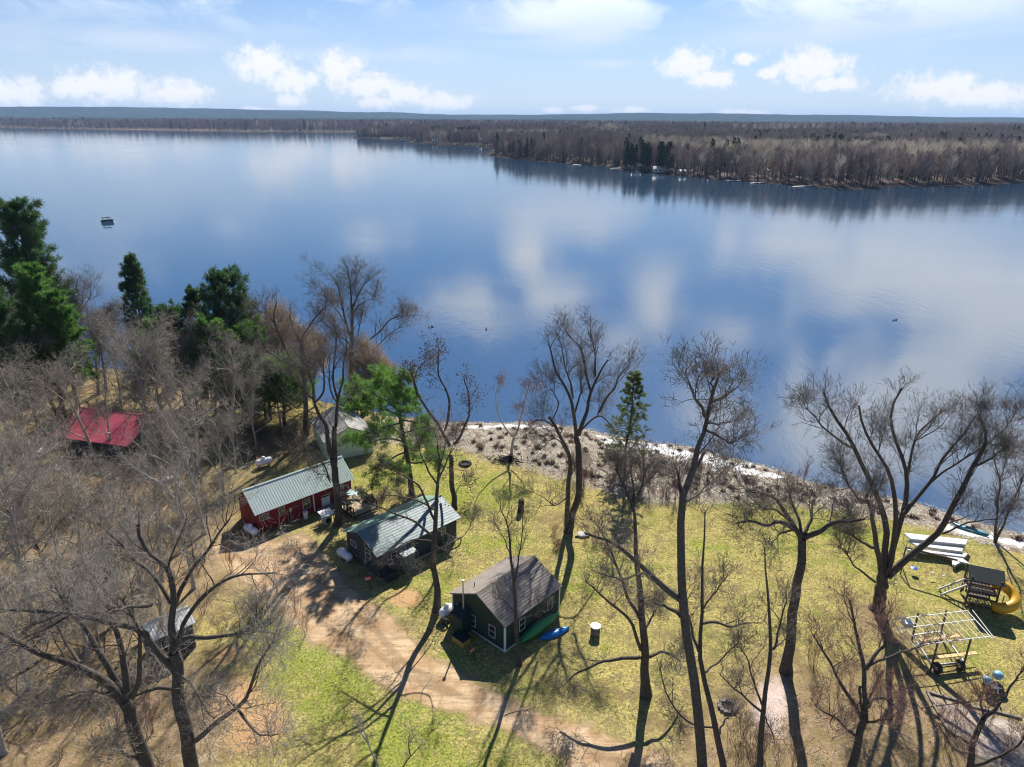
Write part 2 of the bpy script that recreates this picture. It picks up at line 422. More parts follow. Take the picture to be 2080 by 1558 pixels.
lawn_edge = pxpoly([(760, 905), (870, 905), (940, 915), (994, 933), (1048, 946), (1100, 960), (1180, 985), (1260, 1005), (1340, 1022), (1440, 1022), (1560, 1022), (1690, 1036), (1780, 1050), (1870, 1068), (1960, 1088), (2080, 1112), (2400, 1170), (2400, 1900), (400, 1900), (500, 1000), (640, 920)])
dl = sdf(GX, GY, lawn_edge) + snoise(GX, GY, 5, 9, 2) * .7
shore = sstep(-dl, -1.0, 1.2) * sstep(GX, -24, -12) * (dn > -3)
def zones(X, Y):
    green = blobmask(X, Y, [(960, 1000, 7, 1), (840, 960, 7, .8), (1000, 1100, 5, .45), (850, 1500, 5, 1.0), (1000, 1540, 5, 1.0), (700, 1400, 4.5, 1.), (600, 1340, 4.5, .9), (900, 1200, 4, .7), (1700, 1080, 8, .7),
                               (1560, 1080, 8, .45), (1850, 1200, 8, .5), (1250, 1330, 6, .35), (1220, 1180, 7, .45), (260, 830, 8, .25), (1350, 1330, 6, .3), (360, 890, 6, .6), (480, 1030, 5, .5), (560, 1260, 3, .5), (450, 1380, 4, .4), (650, 1540, 5, .6), (1450, 1120, 8, .4)])
    litter = np.maximum(blobmask(X, Y, [(60, 790, 22, .85), (400, 800, 18, .8), (240, 800, 16, .6), (250, 1500, 10, 1), (60, 1350, 12, 1), (120, 1100, 22, 1), (350, 1150, 12, .9), (430, 1480, 5, .6), (1650, 1500, 9, .95), (1850, 1500, 9, .9), (1500, 1540, 7, .8), (100, 1500, 12, 1), (560, 900, 9, .8),
                                         (1450, 1300, 5, .35), (1200, 1060, 4, .5), (1130, 1060, 4, .5), (1300, 1100, 5, .35), (1000, 1050, 3, .3), (1880, 1270, 3, .4), (1770, 1260, 4, .7), (1400, 1480, 4, .5), (830, 1040, 3, .5), (540, 1010, 5, .5), (40, 1000, 26, .8), (200, 960, 12, .7)]), 0)
    dirt = blobmask(X, Y, [(825, 1216, 1.6, 1), (470, 1420, 2.5, .9), (520, 1480, 2.5, .9), (470, 1330, 2.2, .6), (545, 1440, 1.5, .7), (560, 1230, 2, .5), (1890, 1380, 2, .3), (300, 1430, 2.2, .5)])
    return green, litter, dirt


green, litter, dirt = zones(GX, GY)
forest = sstep(df, 6, 30)
me = np_mesh('ground', np.stack([GX, GY, GZ], -1).reshape(-1, 3), quads=q, smooth=True)
ca = me.color_attributes.new('zone', 'FLOAT_COLOR', 'POINT'); ca.data.foreach_set('color', np.stack([green, litter, shore, forest], -1).astype(np.float32).ravel())
ca = me.color_attributes.new('zone_b', 'FLOAT_COLOR', 'POINT'); ca.data.foreach_set('color', np.stack([dirt, sstep(dn, -2.0, .8), sstep(9 - df, 0, 5) * (df > -2) * (R_ < 1200), np.ones_like(dirt)], -1).astype(np.float32).ravel())


def ground_color(T, pos):
    z = T.n.new('ShaderNodeAttribute'); z.attribute_name = 'zone'
    zb = T.n.new('ShaderNodeAttribute'); zb.attribute_name = 'zone_b'
    s1 = T.n.new('ShaderNodeSeparateColor'); T.l.new(z.outputs['Color'], s1.inputs[0])
    s2 = T.n.new('ShaderNodeSeparateColor'); T.l.new(zb.outputs['Color'], s2.inputs[0])
    big = T.noise(pos, 0.16, 4, .6); mid = T.noise(pos, .8, 4, .65); fine = T.noise(pos, 5.5, 4, .75); tiny = T.noise(pos, 17., 3, .7)
    g = T.step(T.m('ADD', T.m('MULTIPLY', s1.outputs[0], .85), T.m('MULTIPLY', T.m('SUBTRACT', T.m('ADD', mid, big), 1.0), 2.6)), .10, .95)
    dry = T.mix(T.step(fine, .38, .62), (0.21, 0.17, 0.06), (0.54, 0.475, 0.16))
    dry = T.mix(T.step(tiny, .50, .66), dry, (0.115, 0.075, 0.042)); dry = T.mix(T.m('MULTIPLY', T.step(mid, .46, .62), .8), dry, (0.22, 0.16, 0.085))
    grs = T.mix(T.step(fine, .33, .66), (0.10, 0.125, 0.025), (0.34, 0.36, 0.07))
    c = T.mix(g, dry, grs)
    lit = T.mix(T.step(tiny, .38, .62), (0.17, 0.115, 0.065), (0.43, 0.31, 0.19))
    lit = T.mix(T.step(mid, .42, .6), lit, (0.22, 0.165, 0.08))
    l = T.step(T.m('ADD', s1.outputs[1], T.m('MULTIPLY', T.m('SUBTRACT', T.m('ADD', mid, fine), 1.0), 1.4)), .25, .8)
    c = T.mix(l, c, lit)
    dr = T.mix(mid, (0.42, 0.235, 0.10), (0.55, 0.36, 0.20))
    c = T.mix(T.step(T.m('ADD', s2.outputs[0], T.m('MULTIPLY', T.m('SUBTRACT', fine, .5), 1.1)), .3, .75), c, dr)
    sh = T.mix(T.step(fine, .40, .60), (0.12, 0.09, 0.062), (0.54, 0.49, 0.41))
    sh = T.mix(T.step(mid, .48, .60), sh, (0.17, 0.122, 0.088))
    c = T.mix(T.m('MULTIPLY', s1.outputs[2], .95), c, sh)
    c = T.mix(s2.outputs[1], (0.06, 0.05, 0.045), c)
    return c, fine, tiny, z.outputs['Alpha'], s2.outputs[2]


gm = bpy.data.materials.new('ground'); gm.use_nodes = True; T = NT(gm.node_tree); bs = T.n['Principled BSDF']
pos = T.node('ShaderNodeTexCoord', out=3)
c, fine, tiny, fo, beach = ground_color(T, pos)
f1 = T.noise(pos, .012, 4, .6); f2 = T.noise(pos, .05, 4, .65); f3 = T.noise(T.v('MULTIPLY', pos, (1, .35, 1)), .0022, 4, .6)
fc = T.mix(T.step(f2, .4, .6), (0.10, 0.078, 0.068), (0.18, 0.14, 0.12))
fc = T.mix(T.step(f1, .52, .60), fc, (0.035, 0.055, 0.030))
fc = T.mix(T.step(f3, .56, .62), fc, (0.19, 0.15, 0.12))
fc = T.mix(T.m('MULTIPLY', beach, T.step(f2, .38, .55)), fc, (0.36, 0.29, 0.18))
sy = T.n.new('ShaderNodeSeparateXYZ'); T.l.new(pos, sy.inputs[0]); fc = T.mix(T.m('MULTIPLY', T.step(sy.outputs[1], 3600, 5200), T.lerp(T.step(f1, .3, .6), 0, 1, .6, .95)), fc, (0.022, 0.038, 0.026))
c = T.mix(fo, c, fc)
T.put(bs.inputs['Base Color'], c); T.put(bs.inputs['Roughness'], 1.0); T.put(bs.inputs['Specular IOR Level'], 0.0)
T.put(bs.inputs['Normal'], T.node('ShaderNodeBump', {'Strength': .55, 'Distance': .12, 'Height': T.m('ADD', fine, T.m('MULTIPLY', tiny, .4))}))
me.materials.append(gm)
tag(link('ground', me), kind='structure')

# ------------------------------------------------------------------ lake
wl = np_mesh('lake', [(-9000, 20, LZ), (9000, 20, LZ), (9000, 9000, LZ), (-9000, 9000, LZ)], quads=[(0, 1, 2, 3)])
wm = bpy.data.materials.new('lake_water'); wm.use_nodes = True; T = NT(wm.node_tree); bs = T.n['Principled BSDF']
pos = T.node('ShaderNodeTexCoord', out=3)
geo = T.n.new('ShaderNodeNewGeometry')
rot = T.node('ShaderNodeMapping', {0: pos, 2: (0, 0, radians(24)), 3: (1.0, .34, 1)})
w1 = T.noise(rot, 1.5, 3, .6, .3); w2 = T.noise(T.v('MULTIPLY', rot, (1, 1, 1)), .42, 3, .55, .4); w3 = T.noise(pos, 4.2, 2, .6)
calm = T.noise(T.v('MULTIPLY', pos, (1, 2.2, 1)), .012, 4, .6)
ringd = T.m('SINE', T.m('MULTIPLY', T.v('DISTANCE', pos, (19., 98., LZ), out=1), 5.2))
ringf = T.m('MULTIPLY', T.m('SUBTRACT', 1.0, T.step(T.v('DISTANCE', pos, (19., 98., LZ), out=1), 5, 16)), .35)
h = T.m('ADD', T.m('ADD', T.m('MULTIPLY', w1, .5), T.m('MULTIPLY', w2, 1.0)), T.m('ADD', T.m('MULTIPLY', w3, .22), T.m('MULTIPLY', ringd, T.m('MULTIPLY', ringf, .16))))
amp = T.lerp(T.step(calm, .38, .62), 0, 1, .010, .028)
T.put(bs.inputs['Normal'], T.node('ShaderNodeBump', {'Strength': 1.0, 'Distance': amp, 'Height': h}))
shal = T.noise(pos, .05, 3, .5)
T.put(bs.inputs['Base Color'], T.mix(shal, (0.014, 0.042, 0.082), (0.018, 0.052, 0.096)))
T.put(bs.inputs['Roughness'], .07); T.put(bs.inputs['IOR'], 3.5)
wl.materials.append(wm)
tag(link('lake', wl), kind='structure')

# ------------------------------------------------------------------ dirt road, slab, gravel patch
dep = 0.03


def sheet(name, pts, material, lift, edge=1.5, sub=.45, jit=.18, kind='structure'):
    poly = pxpoly(pts); x0, y0 = poly.min(0) - .5; x1, y1 = poly.max(0) + .5
    nx = int((x1 - x0) / sub) + 2; ny = int((y1 - y0) / sub) + 2
    X, Y = np.meshgrid(np.linspace(x0, x1, nx), np.linspace(y0, y1, ny))
    s = sdf(X, Y, poly) + snoise(X, Y, 2.2, 3, 3) * jit
    Z = near_h(X, Y)[0] + .006 + lift * sstep(s, -edge, .3)
    idx = np.arange(nx * ny).reshape(ny, nx); ok = (s > -edge)
    q = np.stack([idx[:-1, :-1], idx[:-1, 1:], idx[1:, 1:], idx[1:, :-1]], -1)
    keep = ok[:-1, :-1] & ok[:-1, 1:] & ok[1:, 1:] & ok[1:, :-1]
    q = q[keep]; used = np.unique(q); remap = -np.ones(nx * ny, int); remap[used] = np.arange(len(used))
    V = np.stack([X, Y, Z], -1).reshape(-1, 3)[used]
    me = np_mesh(name, V, quads=remap[q], mats=[material], smooth=True)
    Xu, Yu = V[:, 0], V[:, 1]
    g_, l_, dz_ = zones(Xu, Yu)
    o1 = np.ones(len(V))
    ca = me.color_attributes.new('zone', 'FLOAT_COLOR', 'POINT'); ca.data.foreach_set('color', np.stack([g_, l_, o1 * 0, o1 * 0], -1).astype(np.float32).ravel())
    ca = me.color_attributes.new('zone_b', 'FLOAT_COLOR', 'POINT'); ca.data.foreach_set('color', np.stack([dz_, o1, o1 * 0, o1], -1).astype(np.float32).ravel())
    ca = me.color_attributes.new('edge', 'FLOAT_COLOR', 'POINT'); e_ = np.clip(s.reshape(-1)[used], -1.6, 5); ca.data.foreach_set('color', np.stack([e_, e_, e_, o1], -1).astype(np.float32).ravel())
    return tag(link(name, me), kind=kind)


def edged_material(name, c1, c2, c3, streak=0.0):
    m_ = bpy.data.materials.new(name); m_.use_nodes = True; T = NT(m_.node_tree); bs = T.n['Principled BSDF']
    pos = T.node('ShaderNodeTexCoord', out=3)
    gc, fine, tiny, a, b = ground_color(T, pos)
    e = T.n.new('ShaderNodeAttribute'); e.attribute_name = 'edge'
    mid = T.noise(pos, .55, 4, .6); st = T.noise(T.node('ShaderNodeMapping', {0: pos, 2: (0, 0, radians(-38)), 3: (.25, 2.6, 1)}), 1.3, 4, .65)
    d = T.mix(T.step(mid, .38, .62), c1, c2)
    d = T.mix(T.m('MULTIPLY', T.step(T.m('ADD', T.m('MULTIPLY', st, streak), T.m('MULTIPLY', fine, 1 - streak)), .45, .62), .75), d, c3)
    rut = T.m('MULTIPLY', T.step(T.m('SINE', T.m('MULTIPLY', T.m('ADD', e.outputs['Fac'], T.m('MULTIPLY', mid, .5)), 3.3)), .2, .95), .5 if streak > .4 else 0.0)
    d = T.mix(rut, d, tuple(v * .72 for v in c3))
    k = T.step(T.m('ADD', e.outputs['Fac'], T.m('MULTIPLY', T.m('SUBTRACT', T.m('ADD', fine, mid), 1.0), 2.4)), -.15, .75)
    T.put(bs.inputs['Base Color'], T.mix(k, gc, d)); T.put(bs.inputs['Roughness'], .95); T.put(bs.inputs['Specular IOR Level'], .15)
    T.put(bs.inputs['Normal'], T.node('ShaderNodeBump', {'Strength': .4, 'Distance': .08, 'Height': T.m('ADD', fine, T.m('MULTIPLY', tiny, .4))}))
    return m_


M['dirt'] = edged_material('dirt_road', (0.41, 0.26, 0.14), (0.55, 0.405, 0.25), (0.29, 0.20, 0.11), .6)
M['gravel'] = edged_material('gravel', (0.31, 0.25, 0.20), (0.50, 0.43, 0.36), (0.22, 0.17, 0.13), .1)
M['slab'] = edged_material('pink_slab', (0.50, 0.39, 0.33), (0.60, 0.49, 0.43), (0.38, 0.28, 0.22), .1)
sheet('dirt_road', [(415, 1105), (470, 1098), (560, 1092), (612, 1080), (650, 1105), (690, 1150), (716, 1186), (754, 1216), (790, 1240), (826, 1272), (850, 1303), (880, 1330), (930, 1352), (1000, 1395), (1061, 1425), (1160, 1457), (1260, 1488), (1340, 1520), (1420, 1600), (1500, 1700),
                    (1330, 1700), (1160, 1572), (1100, 1530), (1060, 1512), (1013, 1493), (961, 1468), (883, 1450), (819, 1430), (760, 1395), (702, 1340), (640, 1318), (600, 1285), (540, 1235), (480, 1180), (430, 1145)], M['dirt'], .025)
sheet('gravel_patch', [(1884, 1410), (1972, 1437), (2060, 1458), (2200, 1500), (2200, 1640), (1985, 1560), (1925, 1490)], M['gravel'], .022, jit=.1)
sheet('stone_slab', [(1540, 1368), (1592, 1366), (1604, 1400), (1606, 1470), (1592, 1502), (1527, 1482), (1534, 1410)], M['slab'], .03, edge=.9, sub=.3, jit=.05)
# ragged white sheets along the water's edge
M['white_strip'] = edged_material('shore_white_strip', (0.72, 0.73, 0.72), (0.83, 0.84, 0.84), (0.40, 0.38, 0.34), .35)
fo_ = sheet('shore_white_strip', [(1208, 872), (1240, 880), (1290, 890), (1345, 899), (1420, 910), (1480, 926), (1545, 944), (1585, 962), (1560, 966), (1500, 955), (1453, 949), (1400, 938), (1350, 925), (1300, 908), (1250, 900), (1215, 886)], M['white_strip'], .05, edge=1.2, sub=.35, jit=1.5)
for a_, col_ in (('zone', (0, 0, 1, 0)),):
    n_ = len(fo_.data.vertices); fo_.data.color_attributes[a_].data.foreach_set('color', np.tile(np.array(col_, np.float32), n_))
fo_ = sheet('shore_white_strip', [(930, 859), (1000, 856), (1080, 855), (1130, 858), (1128, 864), (1060, 866), (980, 866), (935, 865)], M['white_strip'], .05, edge=1.2, sub=.35, jit=.9)
n_ = len(fo_.data.vertices); fo_.data.color_attributes['zone'].data.foreach_set('color', np.tile(np.array((0, 0, 1, 0), np.float32), n_))
fo_ = sheet('shore_white_strip', [(1900, 1050), (2000, 1078), (2080, 1090), (2200, 1120), (2200, 1150), (2080, 1112), (1990, 1092), (1920, 1075)], M['white_strip'], .05, edge=1.2, sub=.35, jit=.5)
n_ = len(fo_.data.vertices); fo_.data.color_attributes['zone'].data.foreach_set('color', np.tile(np.array((0, 0, 1, 0), np.float32), n_))

# ------------------------------------------------------------------ tree growing
def nrm(v): return v / (np.linalg.norm(v, axis=-1, keepdims=True) + 1e-9)


def spawn(Pp, Rp, per, L, t0=.25, t1=1.0, ang=(30, 60), K=5, up=.25, wig=.25, r=None, rng=rng, taper=.5):
    """child branches (N*per) of the parent polylines"""
    N, Kp, _ = Pp.shape
    par = np.repeat(np.arange(N), per); n = len(par)
    t = rng.uniform(t0, t1, n) ** .85
    f = t * (Kp - 1); i = np.minimum(f.astype(int), Kp - 2); w = (f - i)[:, None]
    p0 = Pp[par, i] * (1 - w) + Pp[par, i + 1] * w
    tan = nrm(Pp[par, i + 1] - Pp[par, i])
    pr = Rp[par, i] * (1 - w[:, 0]) + Rp[par, i + 1] * w[:, 0]
    rv = nrm(np.cross(tan, nrm(rng.normal(size=(n, 3)))))
    a = np.radians(rng.uniform(*ang, n))[:, None]
    d = nrm(tan * np.cos(a) + rv * np.sin(a) + np.array([0, 0, up]))
    plen = np.linalg.norm(np.diff(Pp, axis=1), axis=-1).sum(1)[par]
    ln = (L * plen if L < 0 else np.full(n, float(L))) if np.isscalar(L) else L[par]
    ln = np.abs(ln) * rng.uniform(.55, 1.15, n) * (1 - taper * t)
    out = np.zeros((n, K, 3)); out[:, 0] = p0; st = (ln / (K - 1))[:, None]
    for k in range(1, K):
        d = nrm(d + rng.normal(size=(n, 3)) * wig + np.array([0, 0, up * .35])); out[:, k] = out[:, k - 1] + d * st
    r0 = np.minimum(pr * .6, ln * .0125 + .007) if r is None else np.full(n, r)
    Rr = r0[:, None] * np.linspace(1, .35, K)[None]
    return out, Rr


def tube_arrays(Pp, Rp, sides, tip=False):
    """all polylines (N,K,3) as tubes; tip closes the last ring to a point"""
    N, K, _ = Pp.shape
    ax = nrm(Pp[:, -1] - Pp[:, 0]); ref = np.where(np.abs(ax[:, 2:3]) > .9, np.array([[0, 1., 0]]), np.array([[0, 0, 1.]]))
    x = nrm(np.cross(ax, ref)); y = np.cross(x, ax)
    an = 2 * pi * np.arange(sides) / sides
    off = x[:, None, None] * np.cos(an)[None, None, :, None] + y[:, None, None] * np.sin(an)[None, None, :, None]
    nr = K - 1 if tip else K
    V = Pp[:, :nr, None] + off * Rp[:, :nr, None, None]
    V = V.reshape(N, -1, 3); vp = nr * sides
    if tip: V = np.concatenate([V, Pp[:, -1:]], 1); vp += 1
    b = (np.arange(N) * vp)[:, None, None]
    k = np.arange(nr - 1)[:, None] * sides; s_ = np.arange(sides)[None]; s2 = (np.arange(sides)[None] + 1) % sides
    Q = np.stack([k + s_, k + s2, k + sides + s2, k + sides + s_], -1).reshape(1, -1, 4) + b
    Tt = np.zeros((0, 3), int)
    if tip:
        tb = (nr - 1) * sides
        Tt = np.stack([tb + np.arange(sides), tb + (np.arange(sides) + 1) % sides, np.full(sides, vp - 1)], -1)[None] + b
        Tt = Tt.reshape(-1, 3)
    return V.reshape(-1, 3), Q.reshape(-1, 4), Tt


class Geo:
    def __init__(s): s.V = []; s.Q = []; s.T = []; s.mq = []; s.mt = []; s.n = 0
    def add(s, V, Q=None, Tt=None, m=0):
        s.V.append(V)
        if Q is not None and len(Q): s.Q.append(Q + s.n); s.mq.append(np.full(len(Q), m))
        if Tt is not None and len(Tt): s.T.append(Tt + s.n); s.mt.append(np.full(len(Tt), m))
        s.n += len(V)
    def tubes(s, P_, R_, sides, tip=False, m=0): s.add(*tube_arrays(P_, R_, sides, tip), m=m)
    def mesh(s, name, mats, smooth=False):
        Q = np.concatenate(s.Q) if s.Q else None; Tt = np.concatenate(s.T) if s.T else None
        mi = np.concatenate(s.mq + s.mt)
        return np_mesh(name, np.concatenate(s.V), Q, Tt, mats, mi, smooth)


def resample(pts, rad, K):
    pts = np.array(pts, float); d = np.r_[0, np.cumsum(np.linalg.norm(np.diff(pts, axis=0), axis=1))]
    # Catmull-like smoothing: densify linearly then box-filter
    t = np.linspace(0, d[-1], K); out = np.stack([np.interp(t, d, pts[:, i]) for i in range(3)], 1)
    sm = out.copy(); sm[1:-1] = (out[:-2] + 2 * out[1:-1] + out[2:]) / 4
    return sm, np.interp(np.linspace(0, 1, K), [0, 1], rad)


def grow_tree(limbs, seed, n1=9, l1=2.6, n2=7, l2=1.3, n3=6, l3=.75, t0=.35, up=.25, ang=(30, 60), balls=0, twig_r=.0088, trunk_from=1, boughs=0):
    """limbs: list of (pts, r0, r1) in world metres relative to base. returns trunk Geo, crown Geo"""
    g = np.random.default_rng(seed); tr = Geo(); cr = Geo()
    K = 14; LP = []; LR = []
    for i, (pts, r0, r1) in enumerate(limbs):
        p, r = resample(pts, (r0, r1), K)
        jt = g.normal(size=(K, 3)) * min(.10, .03 + r0 * .2); jt[1:-1] = (jt[:-2] + jt[1:-1] * 2 + jt[2:]) / 4; jt[0] = jt[-1] = 0; p += jt; r = r * .88
        if i == 0: r = r.copy(); r[0] *= 1.45; r[1] *= 1.08
        tr.tubes(p[None], r[None], 8 if r0 > .12 else 6)
        LP.append(p); LR.append(r)
    LP = np.array(LP); LR = np.array(LR)
    if boughs and len(LP) > 1:
        pl_ = np.linalg.norm(np.diff(LP, axis=1), axis=-1).sum(1)
        q_, rq_ = spawn(LP[1:], LR[1:], boughs, np.minimum(pl_[1:] * .55, l1 * 1.5), .25, .95, (22, 52), 7, up * .8, .16, rng=g, taper=.35)
        q_ = np.array([resample(v, (1, 1), K)[0] for v in q_]); rq_ = rq_[:, :1] * np.linspace(1.25, .3, K)[None]
        tr.tubes(q_, rq_, 5); LP = np.concatenate([LP, q_]); LR = np.concatenate([LR, rq_])
    plen = np.linalg.norm(np.diff(LP, axis=1), axis=-1).sum(1); src = slice(trunk_from if len(LP) > 1 else 0, None)
    l1 *= 1.32; l2 *= 1.45; l3 *= 1.3; n1 = int(n1 * 1.4 + .5); up *= .6
    a, ra = spawn(LP[src], LR[src], n1, np.minimum(l1, plen[src] * .55) * np.ones(len(LP[src])), t0, 1.0, ang, 6, up, .22, rng=g, taper=.62)
    # leaders continue every limb tip
    if trunk_from and len(LP) > 1:
        e_, re_ = spawn(LP[:1], LR[:1], n1, l1 * .8, .45, 1.0, ang, 6, up, .22, rng=g, taper=.3); a = np.concatenate([a, e_]); ra = np.concatenate([ra, re_])
    tip, rt = spawn(LP, LR, 2, l1 * .5, .93, 1.0, (8, 30), 6, up, .18, rng=g, taper=0)
    a = np.concatenate([a, tip]); ra = np.concatenate([ra, rt])
    tr.tubes(a, ra, 4)
    b, rb = spawn(a, ra, n2, l2, .12, 1.0, (28, 70), 4, up, .26, rng=g, taper=.4)
    cr.tubes(b, rb, 3)
    c_, rc = spawn(b, rb, n3, l3, .1, 1.0, (22, 60), 3, up * .8, .25, r=twig_r, rng=g, taper=.35)
    cr.tubes(c_, rc, 3, tip=True)
    if balls:
        ends = c_[g.choice(len(c_), balls, replace=False), -1]
        o = np.array([(1, 0, 0), (-1, 0, 0), (0, 1, 0), (0, -1, 0), (0, 0, 1), (0, 0, -1)]) * .075
        F = np.array([(0, 2, 4), (2, 1, 4), (1, 3, 4), (3, 0, 4), (2, 0, 5), (1, 2, 5), (3, 1, 5), (0, 3, 5)])
        cr.add((ends[:, None] + o[None]).reshape(-1, 3), None, (F[None] + (np.arange(balls) * 6)[:, None, None]).reshape(-1, 3), m=1)
    return tr, cr


def tree_thing(name, label, cat, loc, tr, cr, bark, twig, group=None):
    t = thing(name, label, cat, loc, 0, group)
    link('trunk', tr.mesh('trunk', [M[bark]], True), t)
    link('crown', cr.mesh('crown', [M[twig], M['cone']]), t)
    return t


VW = dict(A=(0, 400, 3.894), B=(480, 520, 3.894), C=(440, 840, 3.852), D=(820, 1000, 3.852), E=(960, 640, 3.852), F=(1560, 740, 3.894), G=(1680, 1040, 5.1925), H=(1560, 1220, 4.0),
          I=(1060, 1158, 3.852), J=(520, 1158, 3.852), K=(0, 1158, 3.714), L=(0, 780, 3.852), S=(0, 0, 1.0))


def V(k, *pts):
    ox, oy, s = VW[k]; return [(ox + x / s, oy + y / s) for x, y in pts]


def traced(name, label, base, limbs, seed, bark='bark', twig='twig', group=None, cat='tree', **kw):
    """limbs: (r0, r1, dy0, dy1, [photo points]); each is laid out at its own depth round the base"""
    b = PG(*base); out = []
    for (r0, r1, d0, d1, pts) in limbs:
        n = len(pts); o = []
        for i, (x, y) in enumerate(pts):
            o.append(at(x, y, b[1] + d0 + (d1 - d0) * (i / max(1, n - 1))) - b)
        if d0 == 0 and np.linalg.norm(o[0]) < 1.2: o[0] = np.array([0, 0, -.25])
        out.append((o, r0, r1))
    kw.setdefault('boughs', 3 if len(out) > 3 else 1); kw['n1'] = max(3, int(kw.get('n1', 9) * .44)); kw['n2'] = max(4, kw.get('n2', 7) - 2); kw['n3'] = max(3, kw.get('n3', 6) - 2); kw['twig_r'] = .0105
    tr, cr = grow_tree(out, seed, **kw)
    return tree_thing(name, label, cat, b, tr, cr, bark, twig, group)


# T1 tall oak between road and the tiled cabin
traced('oak_tree', 'tall bare tree standing on the grass between the dirt road and the slate cabin', (887, 1240), [
    (.34, .10, 0, 0, [(887, 1240)] + V('J', (1412, 200), (1400, 0)) + V('C', (1705, 1000), (1722, 700), (1738, 480)) + [(893, 930)]),
    (.13, .04, 0, 1.5, V('C', (1705, 830), (1640, 700), (1590, 560), (1450, 480), (1300, 380))),
    (.13, .04, 0, -2, V('C', (1700, 970), (1620, 900), (1560, 840), (1400, 790), (1240, 720), (1120, 640))),
    (.10, .03, 0, 2.5, V('C', (1720, 760), (1600, 690), (1480, 650), (1330, 640))),
    (.10, .03, 0, 1.0, V('C', (1730, 560), (1640, 420), (1590, 280), (1560, 160))),
    (.10, .03, 0, -2.5, V('C', (1735, 520), (1800, 380), (1850, 250))),
    (.08, .02, 0, -1, V('C', (1715, 900), (1830, 960), (1900, 985), (1960, 940), (1990, 850))),
    (.08, .02, 0, -3, V('C', (1700, 1000), (1560, 980), (1440, 1030), (1330, 1140))),
    (.07, .02, 0, 2, V('C', (1705, 1030), (1800, 1080), (1850, 1150))),
    (.07, .02, 0, -2, V('C', (1700, 1240), (1620, 1180), (1540, 1160))),
    (.08, .02, 0, 0, [(893, 940), (888, 900), (880, 870)]), (.08, .02, 0, 2, [(893, 950), (905, 905), (912, 880)])],
    101, n1=8, l1=2.0, n2=6, l2=1.1, n3=5, l3=.6, t0=.3, up=.1, ang=(35, 75))
# T2 huge forked tree beside the red cabin's porch
traced('forked_tree', 'massive fork-trunked bare tree beside the red cabin porch', (687, 1066), [
    (.48, .34, 0, 0, [(687, 1066)] + V('C', (945, 700), (925, 470), (910, 350))),
    (.30, .14, 0, -1, V('C', (900, 330), (870, 150), (840, 60)) + V('B', (660, 1250), (615, 1150))),
    (.30, .14, 0, 1, V('C', (925, 400), (925, 200), (935, 60)) + V('B', (770, 1480), (790, 1220), (815, 1080))),
    (.14, .05, -1, -3, V('B', (615, 1150), (600, 1000), (560, 860), (520, 700))),
    (.13, .05, -1, -1, V('B', (620, 1160), (690, 1080), (700, 960), (680, 880), (700, 760))),
    (.12, .04, -1, -2.5, V('B', (610, 1130), (520, 1050), (440, 960), (380, 860))),
    (.14, .05, 1, 2, V('B', (800, 1130), (760, 1000), (770, 880), (800, 700), (780, 560))),
    (.12, .05, 1, 3, V('B', (815, 1080), (850, 980), (840, 860), (880, 740), (860, 620))),
    (.10, .04, 1, 0, V('B', (790, 1150), (740, 1050), (730, 900), (740, 780))),
    (.10, .03, 0, -3, V('C', (880, 520), (850, 400), (760, 340), (690, 260), (640, 230), (600, 150))),
    (.08, .03, 0, 2, V('C', (890, 540), (850, 470), (790, 480)))],
    102, n1=10, l1=2.2, n2=7, l2=1.2, n3=6, l3=.65, t0=.45)
# T3 big tree behind it
traced('maple_tree', 'large dark bare tree standing behind the fork-trunked tree near the docks', (622, 884), [
    (.42, .26, 0, 0, [(622, 884)] + V('B', (545, 1200), (535, 950), (520, 800))),
    (.24, .08, 0, -3, V('B', (530, 960), (470, 870), (390, 740), (330, 620), (295, 500), (290, 420), (320, 370))),
    (.22, .07, 0, 2, V('B', (525, 850), (510, 700), (540, 620), (590, 520), (650, 450), (720, 385))),
    (.14, .05, 0, 0, V('B', (520, 820), (500, 650), (440, 560), (420, 470))),
    (.14, .05, 0, -4, V('B', (530, 900), (430, 850), (340, 820), (260, 760), (200, 700))),
    (.14, .05, 0, 4, V('B', (530, 880), (620, 780), (690, 700), (730, 640))),
    (.10, .04, -2, -2, V('B', (300, 530), (240, 460), (170, 430)))],
    103, n1=12, l1=2.9, n2=8, l2=1.4, n3=6, l3=.8)
# T4 tallest tree against the lake
traced('elm_tree', 'tallest bare tree against the lake, left of centre, with a fan-shaped top', (716, 828), [
    (.46, .2, 0, 0, [(716, 828)] + V('B', (912, 950), (905, 700), (915, 500), (912, 380))),
    (.16, .05, 0, 1, V('B', (912, 400), (905, 280), (890, 180), (880, 110))),
    (.2, .06, 0, -3, V('B', (905, 650), (860, 500), (840, 380), (815, 280), (790, 200))),
    (.14, .05, 0, 3, V('B', (912, 420), (950, 330), (1000, 240), (1050, 180))),
    (.18, .06, 0, -1, V('B', (930, 760), (1000, 710), (1080, 640), (1150, 590), (1200, 510), (1290, 470))),
    (.12, .04, 0, 2, V('B', (910, 480), (960, 400), (1030, 350), (1090, 340))),
    (.12, .04, 0, -4, V('B', (870, 540), (800, 430), (740, 350), (690, 310))),
    (.12, .04, 0, 3, V('B', (920, 820), (1000, 760), (1100, 740), (1180, 640), (1290, 560), (1340, 560))),
    (.12, .04, 0, -2, V('B', (900, 700), (760, 580), (680, 520), (630, 450))),
    (.10, .04, 0, 2, V('B', (960, 640), (980, 520), (1000, 440)))],
    104, n1=13, l1=3.2, n2=8, l2=1.5, n3=7, l3=.85)
